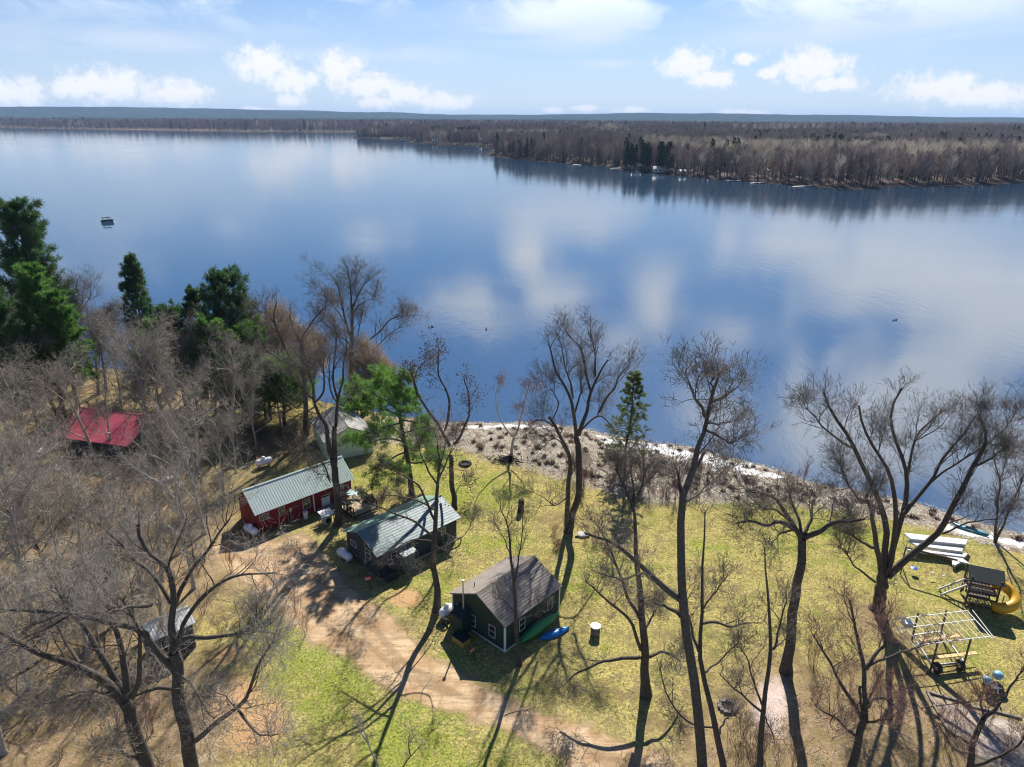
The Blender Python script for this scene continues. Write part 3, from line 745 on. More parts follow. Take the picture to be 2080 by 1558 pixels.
# T5 tree hung with seed balls
traced('burr_tree', 'bare three-limbed tree dotted with dark seed balls in front of the lake', (923, 1034), [
    (.34, .24, 0, 0, [(923, 1034)] + V('C', (1850, 560), (1830, 330))),
    (.20, .07, 0, -1, V('B', (1690, 1500), (1640, 1400), (1560, 1280), (1480, 1170), (1420, 1080), (1400, 960), (1370, 890))),
    (.17, .06, 0, 2, V('B', (1650, 1380), (1695, 1250), (1670, 1060), (1610, 980), (1595, 860), (1600, 740))),
    (.17, .06, 0, 0, V('B', (1720, 1490), (1800, 1380), (1850, 1270), (1845, 1150), (1815, 1040), (1800, 960))),
    (.08, .03, -1, -2, V('B', (1430, 1110), (1400, 1000), (1440, 880), (1490, 830))),
    (.07, .03, 0, 2, V('C', (1860, 640), (1900, 570), (1960, 560)))],
    105, n1=10, l1=1.9, n2=6, l2=1.0, n3=5, l3=.5, balls=520, ang=(35, 80), t0=.4)
# birch by the reeds
traced('birch_tree', 'small forked pale-barked birch at the edge of the reeds, reddish twig crown', (1038, 930), [
    (.24, .16, 0, 0, V('E', (300, 1118), (310, 1020), (325, 960))),
    (.13, .03, 0, -1, V('E', (320, 955), (260, 890), (215, 820), (185, 720), (175, 620), (200, 560))),
    (.14, .05, 0, 1.5, V('E', (330, 940), (365, 850), (385, 770), (400, 690), (430, 600), (440, 540))),
    (.09, .03, 0, -2, V('E', (340, 965), (400, 950), (470, 900), (500, 860))),
    (.07, .02, .5, 0, V('E', (365, 840), (345, 760), (360, 710))),
    (.07, .02, .5, 2, V('E', (390, 760), (450, 700), (500, 640), (520, 590)))],
    106, bark='birch', twig='twig_red', n1=7, l1=1.3, n2=6, l2=.8, n3=6, l3=.5, t0=.4)
# T8 twin big tree centre
traced('twin_tree', 'big dark twin-stemmed bare tree in the centre lawn, wide crown over the lake', (1152, 1080), [
    (.42, .30, 0, 0, [(1152, 1080), (1165, 1040)] + V('E', (830, 1400), (830, 1150), (812, 960))),
    (.22, .07, 0, -2, V('E', (812, 980), (795, 800), (785, 680), (720, 560), (650, 440), (620, 320), (595, 220))),
    (.24, .08, 0, 0, V('E', (830, 940), (890, 780), (910, 640), (960, 520), (1010, 430), (1060, 350))),
    (.13, .05, 0, 2, V('E', (925, 600), (890, 450), (865, 330), (850, 240), (770, 190), (740, 130))),
    (.14, .05, 0, 3, V('E', (850, 900), (940, 800), (1000, 780), (1050, 830), (1100, 890))),
    (.14, .05, 0, -1, V('E', (990, 760), (1040, 650), (1110, 580), (1140, 480), (1220, 400))),
    (.12, .05, 0, 3, V('E', (800, 760), (850, 600), (840, 480))),
    (.12, .05, -1, -4, V('E', (785, 640), (760, 500), (720, 400), (700, 260))),
    (.13, .04, 1, 3, V('E', (960, 480), (960, 320), (930, 180), (920, 100))),
    (.30, .16, 0, -1.5, [(1148, 1078)] + V('E', (735, 1500), (765, 1250), (770, 1150), (715, 1000), (650, 880), (600, 800))),
    (.12, .04, -1.5, -3, V('E', (650, 880), (560, 820), (480, 820), (430, 900))),
    (.10, .03, -1.5, -4, V('E', (740, 1080), (680, 980), (610, 960), (540, 1050))),
    (.10, .03, -1.5, -1, V('E', (620, 820), (680, 700), (640, 600), (560, 560))),
    (.09, .03, -1.5, -4, V('E', (750, 1420), (640, 1500), (560, 1430), (470, 1380)))],
    107, n1=11, l1=2.0, n2=7, l2=1.25, n3=6, l3=.7, t0=.3)
# T11
traced('ash_tree', 'straight dark bare tree with a bent low limb, right of the white-capped barrel', (1313, 1412), [
    (.38, .09, 0, 0, [(1313, 1412)] + V('I', (965, 760), (950, 600), (945, 430), (925, 250), (905, 60)) + V('D', (1815, 500), (1800, 200), (1790, 60))),
    (.17, .05, 0, -1, V('I', (930, 680), (850, 680), (740, 700), (600, 735), (500, 770), (420, 820), (340, 890))),
    (.15, .05, 0, 1, V('I', (980, 680), (1050, 650), (1120, 635), (1190, 670), (1240, 720))),
    (.16, .05, 0, -2, V('I', (930, 620), (900, 520), (850, 400), (780, 330), (700, 270), (600, 180), (500, 90))),
    (.15, .05, 0, 2, V('I', (925, 380), (880, 290), (820, 200), (790, 80), (750, 0)) + V('D', (1640, 520), (1580, 380))),
    (.10, .03, 0, 2, V('I', (960, 480), (1000, 400), (1040, 330), (1090, 250))),
    (.11, .04, 0, 1, V('D', (1795, 150), (1740, 0)) + V('E', (1180, 1320), (1120, 1200))),
    (.11, .04, 0, -1, V('D', (1790, 120), (1850, 0)) + V('E', (1330, 1300), (1380, 1180))),
    (.10, .04, 0, 2, V('D', (1790, 80), (1800, -60)) + V('E', (1240, 1250), (1250, 1150)))],
    108, n1=11, l1=1.7, n2=8, l2=.9, n3=6, l3=.6, t0=.3, up=.3)
# T12 great leaning tree
traced('leaning_tree', 'very tall dark tree leaning right from the bottom edge, feathery top over the lake', (1436, 1660), [
    (.36, .20, 0, 0, [(1436, 1660), (1427, 1558)] + V('I', (1385, 1150), (1345, 850), (1295, 560), (1245, 330), (1245, 120)) + V('E', (1640, 1530), (1650, 1380))),
    (.2, .06, 0, 0, V('E', (1650, 1400), (1700, 1250), (1755, 1080), (1810, 900), (1850, 720), (1890, 580), (1935, 450))),
    (.10, .04, 0, 2, V('E', (1860, 680), (1960, 640), (2040, 580), (2080, 560))),
    (.10, .04, 0, -2, V('E', (1835, 800), (1780, 720), (1730, 620), (1700, 540))),
    (.08, .03, 0, 2, V('E', (1830, 840), (1920, 860), (2010, 830))),
    (.08, .03, 0, -2, V('E', (1815, 900), (1900, 920), (1980, 990), (2040, 1000))),
    (.10, .03, 0, 0, V('E', (1880, 620), (1870, 520), (1890, 440))),
    (.15, .05, 0, 1, V('E', (1645, 1440), (1620, 1300), (1600, 1220))),
    (.13, .04, 0, 2, V('E', (1680, 1330), (1760, 1180), (1830, 1030), (1880, 1080))),
    (.20, .07, 0, -1, V('I', (1240, 230), (1170, 180), (1080, 90), (1000, 40)) + V('D', (1850, 570), (1700, 440), (1560, 340), (1420, 320))),
    (.13, .05, 0, 1, V('I', (1240, 360), (1180, 310), (1100, 270), (1020, 255))),
    (.10, .03, 0, 3, V('E', (1660, 1460), (1760, 1400), (1850, 1300))),
    (.10, .03, 0, -3, V('D', (1960, 690), (1860, 620), (1700, 690), (1560, 640)))],
    109, n1=9, l1=1.6, n2=7, l2=.88, n3=6, l3=.5, t0=.3, up=.3)
# T13
traced('slim_tree', 'slimmer dark tree running parallel right beside the tall leaning tree', (1480, 1620), [
    (.26, .035, 0, 0, [(1480, 1620), (1470, 1558)] + V('I', (1510, 1200), (1430, 850), (1385, 660), (1400, 500), (1410, 350), (1400, 100)) + [(1424, 1110), (1432, 1040)]),
    (.10, .03, 0, 1, V('I', (1405, 420), (1480, 400), (1560, 430), (1650, 445), (1740, 410), (1850, 415))),
    (.10, .03, 0, -1, V('I', (1385, 640), (1330, 500), (1300, 350), (1290, 200), (1260, 60))),
    (.08, .03, 0, 2, V('I', (1440, 800), (1520, 730), (1620, 640), (1700, 560))),
    (.08, .03, 0, -2, V('I', (1490, 1230), (1400, 1230), (1290, 1180), (1170, 1060), (1120, 940), (1090, 800))),
    (.08, .03, 0, 1, V('I', (1540, 1290), (1570, 1200), (1640, 1110))),
    (.08, .03, 0, 1, V('I', (1410, 300), (1500, 180), (1600, 60)))],
    110, n1=9, l1=1.3, n2=7, l2=.7, n3=5, l3=.5, t0=.3, up=.3)
# T14
traced('slim_tree', 'slim dark tree with fine upright branches in front of the pink stone slab', (1540, 1610), [
    (.25, .035, 0, 0, [(1540, 1610)] + V('I', (1870, 1500), (1890, 1100), (1925, 830), (1965, 620), (1930, 420), (1930, 250), (1915, 20), (1900, -180))),
    (.09, .03, 0, 1, V('I', (1970, 620), (2010, 480), (2040, 340), (2070, 200))),
    (.09, .03, 0, -1, V('I', (1890, 1130), (1800, 1050), (1700, 960), (1600, 880), (1540, 800))),
    (.08, .03, 0, -1, V('I', (1900, 1090), (1840, 950), (1790, 800), (1760, 680), (1700, 600))),
    (.08, .03, 0, 2, V('I', (1960, 620), (2030, 570), (2070, 520))),
    (.06, .02, 0, 1, V('I', (1900, 1150), (1950, 1260), (1980, 1370)))],
    111, n1=9, l1=1.3, n2=7, l2=.7, n3=5, l3=.5, t0=.3, up=.4)
# T15 stocky gnarled oak
traced('gnarled_oak', 'stocky gnarled oak with twisting level limbs, trunk bowed, beside the stone slab', (1597, 1364), [
    (.46, .32, 0, 0, [(1597, 1364), (1602, 1320), (1612, 1240), (1624, 1160)] + V('F', (265, 1480), (270, 1380))),
    (.22, .06, 0, -1, V('F', (260, 1380), (210, 1280), (150, 1200), (120, 1120), (50, 1060), (-60, 1010), (-180, 1000))),
    (.2, .06, 0, -3, V('F', (240, 1340), (160, 1270), (80, 1240), (-20, 1280), (-140, 1240), (-250, 1260))),
    (.24, .08, 0, -1, V('F', (290, 1370), (390, 1330), (450, 1290), (490, 1250), (600, 1245), (700, 1250), (770, 1220))),
    (.14, .05, 0, 3, V('F', (270, 1360), (260, 1230), (200, 1130), (170, 1020), (200, 940))),
    (.14, .04, 0, 3, V('F', (290, 1340), (350, 1220), (340, 1120), (400, 1040))),
    (.10, .03, 0, -2, V('F', (150, 1220), (60, 1150), (-40, 1140), (-110, 1080))),
    (.10, .03, 0, -3, V('F', (200, 1310), (90, 1340), (20, 1420)))],
    112, n1=12, l1=2.1, n2=7, l2=1.05, n3=6, l3=.55, t0=.25, up=.12, ang=(40, 85))
# T16 great spreading oak
traced('spreading_oak', 'great spreading oak with five dark limbs fanning out in front of the white dock sections', (1780, 1238), [
    (.62, .50, 0, 0, V('G', (520, 1025), (560, 880), (590, 740), (600, 660))),
    (.30, .12, 0, -2, V('G', (590, 700), (540, 480), (500, 260), (470, 80)) + V('F', (800, 1100), (740, 1060), (820, 980))),
    (.34, .10, 0, 1, V('G', (600, 680), (590, 480), (640, 300)) + V('F', (950, 1250), (900, 1100), (830, 950), (745, 790), (650, 640), (600, 500), (520, 430), (440, 220))),
    (.12, .04, 1, -2, V('F', (660, 660), (540, 580), (450, 510), (370, 420), (300, 340))),
    (.28, .08, 0, -1, V('G', (640, 620), (700, 350)) + V('F', (1000, 1250), (1005, 1060), (955, 890), (880, 700), (790, 580), (740, 450), (720, 330))),
    (.30, .09, 0, 2, V('G', (640, 600), (700, 400), (760, 200)) + V('F', (1060, 1200), (1110, 1020), (1105, 860), (1040, 700), (1000, 560), (960, 420), (1000, 280), (1060, 190))),
    (.14, .05, 2, 4, V('F', (1110, 850), (1140, 650), (1190, 540), (1290, 440), (1400, 360))),
    (.2, .06, 0, 3, V('F', (1080, 1180), (1180, 1060), (1270, 950), (1350, 830), (1420, 690), (1500, 600), (1590, 500), (1650, 400))),
    (.12, .04, 2, 0, V('F', (1260, 960), (1400, 840), (1560, 740), (1680, 680), (1800, 560))),
    (.34, .16, 0, -1, V('G', (640, 680), (780, 560), (920, 430), (1040, 340), (1160, 230), (1260, 90)) + V('F', (1500, 1050), (1600, 870), (1690, 700), (1720, 620))),
    (.12, .04, -1, 2, V('F', (1700, 680), (1780, 590), (1880, 500), (1930, 430))),
    (.12, .04, -1, -3, V('F', (1640, 800), (1740, 760), (1830, 690), (1900, 650))),
    (.12, .04, -1, 0, V('F', (1720, 640), (1720, 520), (1680, 420), (1700, 340))),
    (.10, .03, -1, -4, V('F', (1380, 1340), (1560, 1260), (1700, 1230), (1880, 1220))),
    (.12, .04, -2, -4, V('G', (510, 740), (400, 650), (280, 560), (240, 480), (120, 350))),
    (.14, .05, -2, -5, V('G', (490, 380), (380, 320), (260, 240), (120, 180))),
    (.10, .03, -2, -3, V('F', (740, 1100), (640, 960), (600, 850), (560, 760)))],
    113, n1=14, l1=2.3, n2=8, l2=1.2, n3=6, l3=.7, t0=.3, up=.3)
# T17 thin V tree
traced('v_shaped_tree', 'thin V-forked tree on the shore at the right edge, above the playset', (2022, 1102), [
    (.20, .14, 0, 0, V('F', (1800, 1410), (1805, 1340))),
    (.15, .05, 0, 0, V('F', (1800, 1360), (1820, 1100), (1835, 900), (1790, 780), (1780, 680))),
    (.14, .05, 0, 1, V('F', (1810, 1380), (1880, 1230), (1950, 1050), (2020, 900), (2060, 760))),
    (.07, .02, 0, 2, V('F', (1835, 920), (1870, 800), (1880, 700))),
    (.07, .02, 0, -1, V('F', (1900, 1180), (1990, 1020), (1960, 900), (1950, 780)))],
    114, n1=11, l1=2.2, n2=7, l2=1.1, n3=6, l3=.6, up=.35, ang=(20, 50))
# T18
traced('bare_tree', 'dark multi-stemmed tree rising from the bottom edge in front of the wheeled boat lift', (1728, 1610), [
    (.32, .2, 0, 0, [(1728, 1610)] + V('H', (700, 1352), (740, 1130), (775, 970), (800, 820))),
    (.18, .06, 0, 0, V('H', (790, 900), (800, 700), (795, 560), (760, 440), (720, 260), (690, 120), (665, 0))),
    (.14, .05, 0, 1, V('H', (795, 560), (850, 460), (960, 370), (940, 250), (970, 150))),
    (.14, .05, 0, -1, V('H', (760, 960), (690, 840), (600, 700), (540, 570), (460, 420), (370, 280))),
    (.12, .04, 0, -2, V('H', (740, 1120), (640, 1040), (560, 950), (440, 900), (380, 840))),
    (.11, .04, 0, 1, V('H', (810, 540), (900, 490), (1010, 440), (1120, 400), (1230, 380))),
    (.10, .04, 0, 2, V('H', (820, 860), (860, 790), (950, 800), (1040, 860))),
    (.10, .03, 0, -2, V('H', (780, 1000), (900, 970), (1010, 960))),
    (.10, .03, 0, 0, V('H', (750, 700), (755, 900), (770, 980)))],
    115, twig='twig_red', n1=9, l1=1.7, n2=7, l2=.9, n3=6, l3=.5, t0=.3, up=.25)
# T19
traced('bare_tree', 'bare tree at the bottom right corner, limbs reaching over the gravel patch', (1965, 1600), [
    (.26, .16, 0, 0, [(1965, 1600)] + V('H', (1640, 1340), (1655, 1180), (1700, 1050), (1750, 960))),
    (.14, .05, 0, 1, V('H', (1750, 960), (1850, 870), (1920, 780), (1980, 690), (2070, 570))),
    (.11, .04, 0, -1, V('H', (1660, 1180), (1560, 1120), (1480, 1080), (1400, 1000))),
    (.12, .04, 0, -2, V('H', (1650, 1340), (1770, 1320), (1900, 1250), (2010, 1190), (2090, 1080), (2160, 1000))),
    (.10, .04, 0, 1, V('H', (1760, 950), (1720, 850), (1730, 760)))],
    116, twig='twig_red', n1=8, l1=1.5, n2=6, l2=.9, n3=6, l3=.5, t0=.3)
# T20, T21 two great trees bottom left
traced('cottonwood_tree', 'thick mossy trunk leaning left at the bottom, limbs spreading left', (308, 1625), [
    (.50, .36, 0, 0, [(308, 1625)] + V('K', (1110, 1480), (1060, 1300), (1000, 1180), (960, 1050), (930, 980))),
    (.30, .10, 0, -1, V('K', (930, 1000), (860, 900), (760, 820), (640, 750), (520, 700), (330, 650), (200, 590), (60, 490), (-80, 440))),
    (.28, .08, 0, 2, V('K', (950, 1000), (880, 860), (800, 700), (700, 540), (620, 400), (500, 260), (420, 120))),
    (.24, .08, 0, 1, V('K', (970, 960), (940, 760), (900, 560), (840, 380), (800, 200), (760, 60))),
    (.18, .06, 0, -1, V('K', (1000, 960), (1050, 850), (1070, 700), (1060, 540), (1030, 400), (960, 260), (880, 180))),
    (.12, .04, 0, -3, V('K', (860, 940), (760, 930), (640, 900), (480, 960), (380, 1000))),
    (.12, .04, 0, -4, V('K', (330, 650), (200, 760), (60, 830), (-60, 900))),
    (.12, .04, 0, -2, V('K', (1060, 1420), (960, 1400), (890, 1340))),
    (.12, .04, 1, 4, V('K', (600, 700), (500, 560), (420, 400), (250, 300)))],
    117, bark='bark', twig='twig_grey', n1=10, l1=2.8, n2=7, l2=1.4, n3=6, l3=.75, t0=.3, up=.15)
traced('cottonwood_tree', 'thick dark upright trunk at the bottom left with a long pale limb reaching left', (398, 1625), [
    (.52, .34, 0, 0, [(398, 1625)] + V('K', (1450, 1480), (1400, 1250), (1350, 1000), (1330, 820), (1310, 620))),
    (.26, .10, 0, 1, V('K', (1310, 640), (1300, 420), (1300, 200), (1290, 0)) + V('L', (1110, 1300), (1080, 1100))),
    (.26, .07, 0, -2, V('K', (1320, 760), (1220, 620), (1130, 510), (1000, 450), (850, 400), (700, 370), (560, 340), (400, 310), (230, 290), (60, 300))),
    (.16, .05, 0, -1, V('K', (1330, 530), (1400, 500), (1500, 520), (1620, 525), (1720, 490), (1850, 480), (1960, 440), (2060, 390))),
    (.18, .05, 0, 2, V('K', (1330, 560), (1400, 380), (1480, 250), (1570, 170), (1680, 80), (1800, 30), (1950, 45), (2080, 20))),
    (.18, .06, 0, -3, V('K', (1470, 1290), (1600, 1190), (1700, 1100), (1790, 1040), (1860, 980), (1890, 860), (1930, 740), (1990, 640), (2060, 540))),
    (.10, .04, 0, -3, V('K', (1360, 790), (1450, 850), (1500, 950), (1560, 1060), (1620, 1120))),
    (.10, .03, -2, -4, V('K', (1800, 1060), (1880, 1180), (1960, 1250), (2080, 1240))),
    (.14, .05, 0, 1, V('K', (1320, 900), (1200, 880), (1060, 930), (950, 990))),
    (.16, .05, 1, 3, V('K', (1300, 300), (1380, 120), (1430, 0)) + V('L', (1560, 1380), (1700, 1200), (1800, 1050))),
    (.14, .05, 1, 3, V('K', (1290, 250), (1200, 80)) + V('L', (1060, 1380), (900, 1200), (760, 1080))),
    (.12, .04, -2, -5, V('K', (1140, 260), (1000, 270), (880, 300), (780, 340)))],
    118, bark='bark', twig='twig_grey', n1=10, l1=2.8, n2=7, l2=1.4, n3=6, l3=.75, t0=.3, up=.15)
# T22 sapling in front of the near cabin
traced('slim_tree', 'slender bare tree standing directly in front of the brown-shingled cabin', (1056, 1350), [
    (.19, .09, 0, 0, [(1056, 1350)] + V('D', (890, 1150), (880, 900), (862, 680), (840, 500), (830, 380))),
    (.08, .02, 0, -.5, V('D', (835, 400), (810, 250), (770, 150), (750, 60))),
    (.08, .02, 0, .5, V('D', (868, 700), (900, 500), (925, 330), (935, 180))),
    (.06, .02, 0, 1, V('D', (840, 500), (780, 350), (720, 240))),
    (.06, .02, 0, -2, V('D', (880, 960), (800, 850), (700, 820))),
    (.05, .02, 0, 1, V('D', (900, 1000), (1020, 960), (1100, 900)))],
    119, n1=8, l1=1.2, n2=6, l2=.7, n3=5, l3=.4, t0=.25, up=.5, ang=(20, 50))
# bottom centre saplings, pale against the grass
traced('sapling', 'pale twiggy sapling at the bottom edge on the bright green grass', (775, 1590), [
    (.09, .03, 0, 0, [(775, 1590)] + V('J', (950, 1520), (880, 1360), (810, 1270), (790, 1200))),
    (.05, .02, 0, .5, V('J', (880, 1360), (840, 1230), (800, 1190)))], 120, bark='bark_pale', twig='twig_grey', n1=7, l1=1.0, n2=5, l2=.6, n3=4, l3=.35, trunk_from=0)
traced('sapling', 'thin forked sapling at the bottom edge, left of the road shadow', (812, 1600), [
    (.08, .03, 0, 0, [(812, 1600)] + V('J', (1150, 1530), (1210, 1450), (1280, 1390))),
    (.05, .02, 0, .5, V('J', (1210, 1450), (1190, 1350), (1200, 1270)))], 121, twig='twig_grey', n1=6, l1=.9, n2=5, l2=.6, n3=4, l3=.35, trunk_from=0)

# ------------------------------------------------------------------ procedural bare trees (kinds, then copies)
def bare_kind(seed, H, spread, nl=8, fork=.3, r0=.26, bark='bark_grey', twig='twig_grey', **kw):
    g = np.random.default_rng(seed); limbs = []
    lean = g.normal(size=2) * .06 * H
    top = np.array([lean[0], lean[1], H * .72])
    tr_ = [np.array([0, 0, -.3]), np.array([lean[0] * .2, lean[1] * .2, H * .25]), np.array([lean[0] * .6, lean[1] * .6, H * .5]), top]
    limbs.append((tr_, r0, r0 * .3))
    for i in range(nl):
        t = fork + (1 - fork) * (i / nl) ** .9; z = H * .72 * t; a = 2.4 * i + g.uniform(-.5, .5); ln = spread * (1.15 - .6 * t) * g.uniform(.75, 1.15)
        b = np.array([lean[0] * t, lean[1] * t, z]); pts = [b]; d = np.array([cos(a), sin(a), .55 + .5 * t + g.uniform(-.2, .3)]); d /= np.linalg.norm(d)
        for k in range(4):
            d = d + np.array([0, 0, .16]) + g.normal(size=3) * .16; d /= np.linalg.norm(d); pts.append(pts[-1] + d * ln * .34)
        limbs.append((pts, r0 * (.5 - .25 * t), .03))
    for i in range(3):
        pts = [top - np.array([0, 0, .4])]; d = np.array([g.normal() * .5, g.normal() * .5, 1.])
        for k in range(3): d = d + g.normal(size=3) * .2; d /= np.linalg.norm(d); pts.append(pts[-1] + d * H * .1)
        limbs.append((pts, r0 * .28, .03))
    tr, cr = grow_tree(limbs, seed + 50, **kw)
    return tr.mesh('trunk', [M[bark]], True), cr.mesh('crown', [M[twig], M['cone']])


def place_kind(kinds, k, name, label, cat, loc, rz, sc, group):
    t = thing(name, label, cat, loc, rz, group); t.scale = (sc, sc, sc * 1.0)
    link('trunk', kinds[k][0], t); link('crown', kinds[k][1], t)
    return t


THK = [bare_kind(201, 16, 4.6, 9, n1=6, l1=2.2, n2=5, l2=1.3, n3=3, twig_r=.012, l3=.75, up=.2),
       bare_kind(202, 17, 5.2, 9, n1=6, l1=2.4, n2=5, l2=1.3, n3=3, twig_r=.012, l3=.8, up=.15),
       bare_kind(203, 15, 5.4, 10, .25, n1=6, l1=2.3, n2=5, l2=1.4, n3=3, twig_r=.012, l3=.8, up=.1),
       bare_kind(204, 17, 4.0, 8, .35, bark='bark_pale', n1=6, l1=2.0, n2=5, l2=1.2, n3=3, twig_r=.012, l3=.7, up=.3),
       bare_kind(205, 14, 4.4, 9, .2, bark='bark', n1=6, l1=2.2, n2=5, l2=1.2, n3=3, twig_r=.012, l3=.75, up=.2),
       bare_kind(206, 12, 3.6, 8, .2, r0=.18, n1=6, l1=1.8, n2=5, l2=1.1, n3=3, twig_r=.012, l3=.65, up=.25)]
thicket = [  # base pixel, kind, scale
    (20, 900, 0, .9), (60, 960, 1, .9), (118, 858, 4, .9), (146, 934, 4, .85), (196, 940, 0, .85), (262, 944, 4, .8), (232, 938, 5, 1.0), (292, 936, 0, .85), (300, 842, 1, .95), (318, 925, 2, .95), (372, 905, 0, 1), (410, 862, 4, .9), (408, 960, 2, .9), (330, 1000, 5, .75), (90, 1040, 2, .85),
    (20, 1060, 0, .95), (190, 1085, 5, .7), (280, 1095, 5, .75), (350, 1100, 1, .8), (415, 1085, 3, .85), (120, 1130, 2, .8), (45, 1165, 1, .95), (235, 1165, 5, .85), (330, 1180, 0, .8), (395, 1195, 3, .8), (150, 1235, 2, .85), (70, 1265, 1, .9), (5, 1240, 0, .9), (240, 1260, 5, .8), (298, 1338, 5, .5), (352, 1350, 5, .48), (325, 1322, 4, .42),
    (470, 908, 0, .85), (500, 880, 4, .85), (430, 832, 1, .85), (350, 802, 5, 1.1), (200, 802, 4, .95), (110, 802, 0, .9), (40, 830, 1, .95), (-30, 880, 2, 1), (-60, 980, 0, 1), (-80, 1100, 1, 1), (-50, 1330, 2, .95), (60, 1400, 5, .9), (-60, 1480, 1, .9), (250, 838, 5, 1.15), (130, 775, 4, .95),
    (60, 772, 5, 1.2), (455, 1005, 5, .9), (10, 1530, 2, .8), (110, 1190, 4, .8), (290, 1215, 5, .75), (180, 1335, 5, .8), (445, 872, 1, .8), (540, 852, 4, .75), (572, 870, 5, .9), (-20, 1180, 3, 1), (430, 1130, 5, .8), (260, 1130, 4, .62), (20, 990, 4, .85), (370, 1050, 2, .75), (480, 960, 5, .7), (385, 820, 0, .85), (300, 790, 4, .8), (520, 905, 2, .6), (170, 1190, 0, .75), (-20, 1400, 0, .9), (330, 1260, 2, .6), (60, 1100, 4, .8)]
kadj = ['grey-barked', 'broad-crowned grey', 'low-forked spreading', 'pale-barked', 'dark-barked', 'small slender']


def zone_words(x, y):
    if y < 815: a = 'at the left shore'
    elif x > 430: a = 'beside the red cabin end'
    elif y < 905: a = 'behind the red roof'
    elif y < 1000: a = 'level with the red roof'
    elif y < 1120: a = 'below the red roof'
    elif y < 1230: a = 'above the small shed'
    else: a = 'left of the two thick trunks'
    b = 'far left' if x < 30 else 'left side' if x < 120 else 'left of middle' if x < 230 else 'right of middle' if x < 340 else 'right side'
    return a, b


seen = {}
for x, y, k, s in thicket: seen.setdefault((kadj[k], *zone_words(x, y)), []).append(y)
thicket = [q_ for i, q_ in enumerate(thicket) if i % 13 != 5 or 1300 < q_[1] < 1360]
for i, (x, y, k, s) in enumerate(thicket):
    p = PG(x, y); a, b_ = zone_words(x, y); grp_ = sorted(seen[(kadj[k], a, b_)]); w_ = '' if len(grp_) == 1 else [' farther', ' near', ' nearest'][grp_.index(y)]; l_ = 'bare%s %s thicket tree %s, %s' % (w_, kadj[k], a, b_)
    place_kind(THK, k, 'bare_tree', l_, 'tree', p, random.uniform(0, 6.28), s * random.uniform(.95, 1.08), 'trees of the thicket on the left')
# bare trees along the left shore and around the pines
WIL = [bare_kind(211, 13, 5.0, 10, .15, bark='bark', twig='twig_tan', n1=12, l1=2.4, n2=7, l2=1.5, n3=7, l3=1.1, up=.1),
       bare_kind(212, 12, 4.2, 9, .2, bark='bark', twig='twig', n1=10, l1=2.2, n2=6, l2=1.3, n3=6, l3=.8, up=.2)]
for x, y, s, l_ in [(575, 812, 1.02, 'round tan-twigged willow at the water behind the large dark tree'), (640, 826, .85, 'smaller tan-twigged willow at the water near the tallest tree'), (745, 842, .8, 'tan-twigged willow right of the tallest tree'), (780, 850, .62, 'low tan willow crown just left of the seed-ball tree')]:
    place_kind(WIL, 0, 'willow_tree', l_, 'tree', PG(x, y), x, s, 'tan willows at the water')
for x, y, s, l_ in [(187, 760, 1.45, 'bare dark tree between the great pine and the pointed pine, rising over the lake'), (150, 770, 1.15, 'bare thin tree just right of the great pine'), (215, 790, 1.05, 'bare tree left of the pointed pine')]:
    place_kind(WIL, 1, 'bare_tree', l_, 'tree', PG(x, y), x, s, None)

# ------------------------------------------------------------------ conifers
def tufts(c, d, n, L, w, g, spread=1.0):
    """n needle blades at each point c (N,3) pointing roughly along d"""
    N = len(c); cc = np.repeat(c, n, 0); dd = nrm(np.repeat(d, n, 0) * 1.0 + g.normal(size=(N * n, 3)) * spread + np.array([0, 0, .35]))
    s = nrm(np.cross(dd, g.normal(size=(N * n, 3)))); ln = L * g.uniform(.6, 1.2, (N * n, 1))
    base = cc + g.normal(size=(N * n, 3)) * L * .22
    V_ = np.stack([base - s * w, base + s * w, base + dd * ln + s * w * .25, base + dd * ln - s * w * .25], 1).reshape(-1, 3)
    return V_, np.arange(N * n * 4).reshape(-1, 4)


